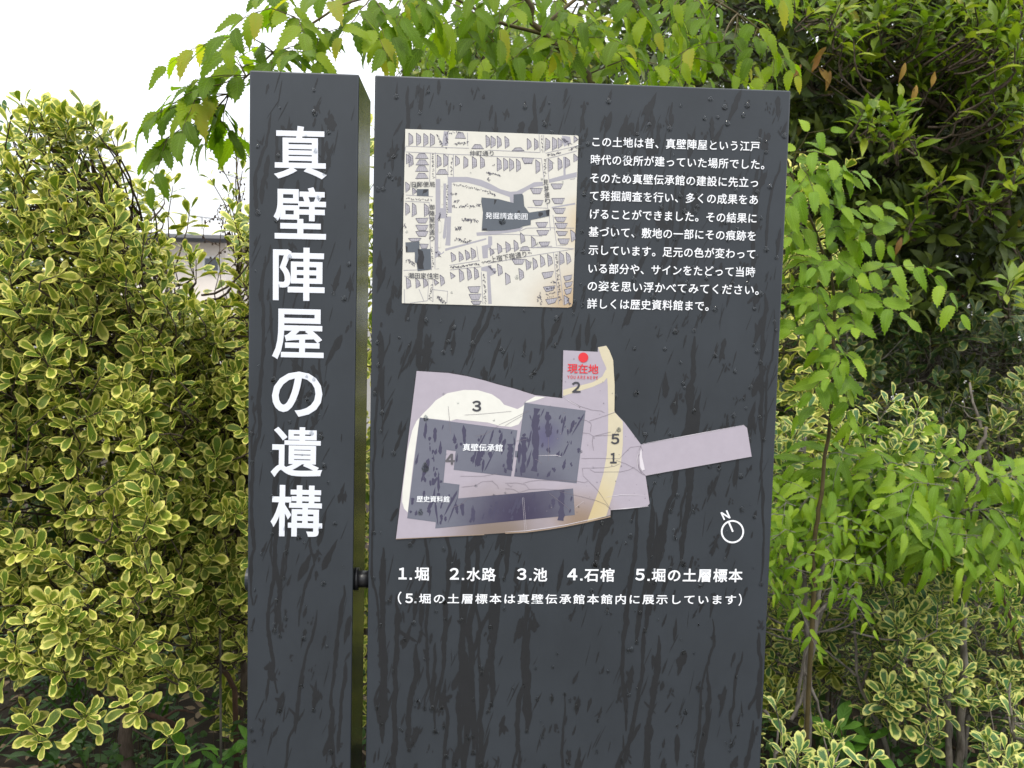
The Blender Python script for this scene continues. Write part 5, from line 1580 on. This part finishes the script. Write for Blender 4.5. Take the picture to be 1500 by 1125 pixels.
cover = Plant('ground_cover', (0, 1, 0.04), None, None, None, 'tiny', weedd_m, twig_b, nparts=0)
for i in range(6000):
    x = random.uniform(-1.9, 2.9); y = random.uniform(.35, 3.6)
    zt = .05 + random.random() ** 1.6 * (.3 if y < 2 else .2)
    if noise2(x * .5, y * .5, 9) < -.25: continue
    p = Vector((x, y, zt))
    for _ in range(4):
        d = Vector((random.gauss(0, 1), random.gauss(0, 1), .5 + rj(.5))).normalized()
        cover.leaf(p + rv() * .02, d, jit(Vector((0, 0, 1)), .4), random.uniform(.018, .045))
    if random.random() < .5: cover.twig([Vector((x + rj(.02), y, .03)), p], .001, .0008, 3)
grass_ = Plant('grass_tufts', (0, 1, 0.04), None, None, None, 'blade', weedd_m, twig_b, nparts=0)
for i in range(160):
    x = random.uniform(-2.0, 3.0); y = random.uniform(.7, 3.5)
    for _ in range(9):
        d = Vector((random.gauss(0, .35), random.gauss(0, .35), 1)).normalized()
        grass_.leaf(Vector((x + rj(.02), y + rj(.02), .03)), d, jit(Vector((d.y, -d.x, .1)), .3), random.uniform(.12, .32))
litter = Plant('leaf_litter', (0, 1, 0.04), None, None, None, 'obovate', dry_m, twig_b, nparts=0)
for i in range(5200):
    x = random.uniform(-2.5, 3.2); y = random.uniform(.1, 4.5)
    d = Vector((random.gauss(0, 1), random.gauss(0, 1), rj(.25))).normalized()
    litter.leaf(Vector((x, y, .07 + random.random() * .03)), d, jit(Vector((0, 0, 1)), .35), random.uniform(.03, .065))

# dry vine tangle against the sky
vine = empty('dry_vine', P(325, 500, 1.2), 'thin leafless curling vine with tiny seed heads against the sky left of the column', 'vine')
mb = MB(); mbs = MB()
for (pp) in ([(345, 480), (325, 420), (322, 360), (330, 310), (345, 285), (352, 262)], [(322, 360), (300, 350), (300, 330), (312, 320), (325, 322), (330, 345), (338, 372)], [(330, 345), (345, 330), (360, 312)], [(322, 400), (340, 390), (352, 372)], [(326, 330), (318, 310), (328, 300), (340, 308), (342, 330), (328, 350)],
             [(300, 392), (320, 372), (350, 345), (362, 330)], [(352, 262), (330, 255), (320, 245)], [(340, 330), (352, 300), (360, 270)], [(324, 440), (312, 470), (330, 500)]):
    pts = [P(x, y, 1.15 + rj(.03)) for x, y in pp]
    fine = []
    for i in range(len(pts) - 1):
        p0 = pts[max(0, i - 1)]; p1 = pts[i]; p2 = pts[i + 1]; p3 = pts[min(len(pts) - 1, i + 2)]
        for k in range(5):
            t = k / 5
            fine.append(0.5 * ((2 * p1) + (p2 - p0) * t + (2 * p0 - 5 * p1 + 4 * p2 - p3) * t * t + (3 * p1 - p0 - 3 * p2 + p3) * t ** 3))
    mb.tube(fine, .0011, 4)
    for p in fine:
        if random.random() < .55 and p.z > P(325, 400, 1.15).z:
            c_ = p + rv() * .008
            mbs.tube([c_ + Vector((0, 0, -.0025)), c_ + Vector((0, 0, .0025))], .0024, 5)
            mb.tube([p, c_], .0006, 3)
mb.build('stem', bark_r, vine)
tag(mbs.build('seed_heads', mat('dry_seed', (0.05, 0.03, 0.02, 1), .9), vine), kind='stuff')

# ------------------------------------------------------------------ turn the plants into objects
CELL = 4.0
NXc, NYc = int(1500 / CELL), int(1125 / CELL)
zb = np.full((NYc, NXc), np.inf)
Rn = np.array([RIGHT, UP, FWD]); Cn = np.array(CAM)


def project(Pw):
    d = (Pw - Cn) @ Rn.T
    return 750 + F_PX * d[..., 0] / d[..., 2], 562.5 - F_PX * d[..., 1] / d[..., 2], d[..., 2]


# the sign hides what is behind it
for (x0, x1) in ((0, W0), (PA, PB)):
    px, py, dz = project(np.array([[x0, 0, TOP], [x1, 0, TOP], [x0, 0, .7], [x1, 0, .7]]))
    for j in range(NYc):
        yy = (j + .5) * CELL
        if yy < py[0]: continue
        t = (yy - py[0]) / (py[2] - py[0])
        xa = px[0] + (px[2] - px[0]) * t; xb = px[1] + (px[3] - px[1]) * t
        if yy < py[0] + (py[1] - py[0]) * .5: continue
        a, b = int(xa / CELL), int(xb / CELL)
        zb[j, max(0, a):b] = 1.0
SAMP = np.array([(x, y) for y in (.15, .35, .55, .75, .92) for x in (-.12, 0, .12)])
data = []
for k, pl in enumerate(PLANTS):
    n = len(pl.pos)
    p = np.array([tuple(v) for v in pl.pos]); d = np.array([tuple(v) for v in pl.dir]); nn = np.array([tuple(v) for v in pl.nor]); l = np.array(pl.len)
    d /= np.linalg.norm(d, axis=1)[:, None]
    s_ = np.cross(d, nn); s_ /= np.maximum(1e-6, np.linalg.norm(s_, axis=1))[:, None]
    nn = np.cross(s_, d)
    pl.np = (p, d, nn, s_, l)
    W = p[:, None, :] + (s_[:, None, :] * SAMP[None, :, 0, None] + d[:, None, :] * SAMP[None, :, 1, None]) * l[:, None, None]
    x, y, z = project(W)
    ok = (x >= 0) & (x < 1500) & (y >= 0) & (y < 1125) & (z > .1)
    xi = np.clip((x / CELL).astype(int), 0, NXc - 1); yi = np.clip((y / CELL).astype(int), 0, NYc - 1)
    pl.vis = (xi, yi, z, ok)
    np.minimum.at(zb, (yi[ok], xi[ok]), z[ok])
for pl in PLANTS:
    p, d, nn, s_, l = pl.np
    xi, yi, z, ok = pl.vis
    seen = (ok & (z <= zb[yi, xi] + .004)).sum(1)
    score = seen * (l / np.maximum(.2, z.mean(1))) ** 1.0
    plen = l / np.maximum(.2, z.mean(1)) * F_PX
    cand = np.where((seen >= 3) & (plen > 9))[0]
    cand = cand[np.argsort(-score[cand])][:pl.nparts]
    pick = np.zeros(len(l), bool); pick[cand] = True
    stuff_only = pl.nparts == 0
    root = None
    if not stuff_only:
        root = empty(pl.name, pl.loc, pl.label, pl.cat, pl.group)
    # single leaves
    off = -np.array(root.location) if root else None
    for i in cand:
        var = random.randrange(NVAR)
        o = bpy.data.objects.new(pl.leafname, shared_leaf(pl.kind, var + NVAR * random.randrange(3), pl.lmat))
        L3 = l[i]
        mw = Matrix(((s_[i][0] * L3, d[i][0] * L3, nn[i][0] * L3, p[i][0] + off[0]), (s_[i][1] * L3, d[i][1] * L3, nn[i][1] * L3, p[i][1] + off[1]),
                     (s_[i][2] * L3, d[i][2] * L3, nn[i][2] * L3, p[i][2] + off[2]), (0, 0, 0, 1)))
        COL.objects.link(o)
        o.parent = root
        o.matrix_basis = mw
    # the rest joined
    rest = np.where(~pick)[0]
    Vs, Fs_, Us, S1, S2 = [], [], [], [], []
    base = 0
    var = RNG.integers(0, NVAR, len(rest))
    for v_ in range(NVAR):
        r = rest[var == v_]
        if len(r) == 0: continue
        T, Tf, Tu = TPL[pl.kind][v_]
        A = (s_[r][:, None, :] * T[None, :, 0, None] + d[r][:, None, :] * T[None, :, 1, None] + nn[r][:, None, :] * T[None, :, 2, None]) * l[r][:, None, None] + p[r][:, None, :]
        nT = len(T)
        Vs.append(A.reshape(-1, 3)); Us.append(np.tile(Tu, (len(r), 1)))
        Fs_.append((Tf[None] + (np.arange(len(r)) * nT)[:, None, None] + base).reshape(-1, 3))
        S1.append(np.repeat(RNG.random(len(r)), nT)); S2.append(np.repeat(RNG.random(len(r)), nT))
        base += len(r) * nT
    if Vs:
        V = np.concatenate(Vs)
        if root: V = V + off
        me = make_mesh('foliage' if root else pl.name, V, np.concatenate(Fs_), np.concatenate(Us), np.concatenate(S1), np.concatenate(S2))
        me.materials.append(pl.lmat)
        o = bpy.data.objects.new('foliage' if root else pl.name, me)
        COL.objects.link(o)
        if root: o.parent = root
        tag(o, kind='stuff')
    for (nm, pts, rs, n) in pl.stems:
        mb = MB(); mb.tube(pts, rs, n, bump=.06)
        mb.build(nm, pl.bark, root, smooth=True)
    if pl.twigs:
        mb = MB()
        for (pts, rs, n) in pl.twigs: mb.tube(pts, rs, n, caps=False)
        o = mb.build('twigs' if root else 'ground_twigs', pl.bark, root, smooth=True)
        tag(o, kind='stuff')
print('objects', len(bpy.data.objects), 'leaves', sum(len(p.pos) for p in PLANTS))
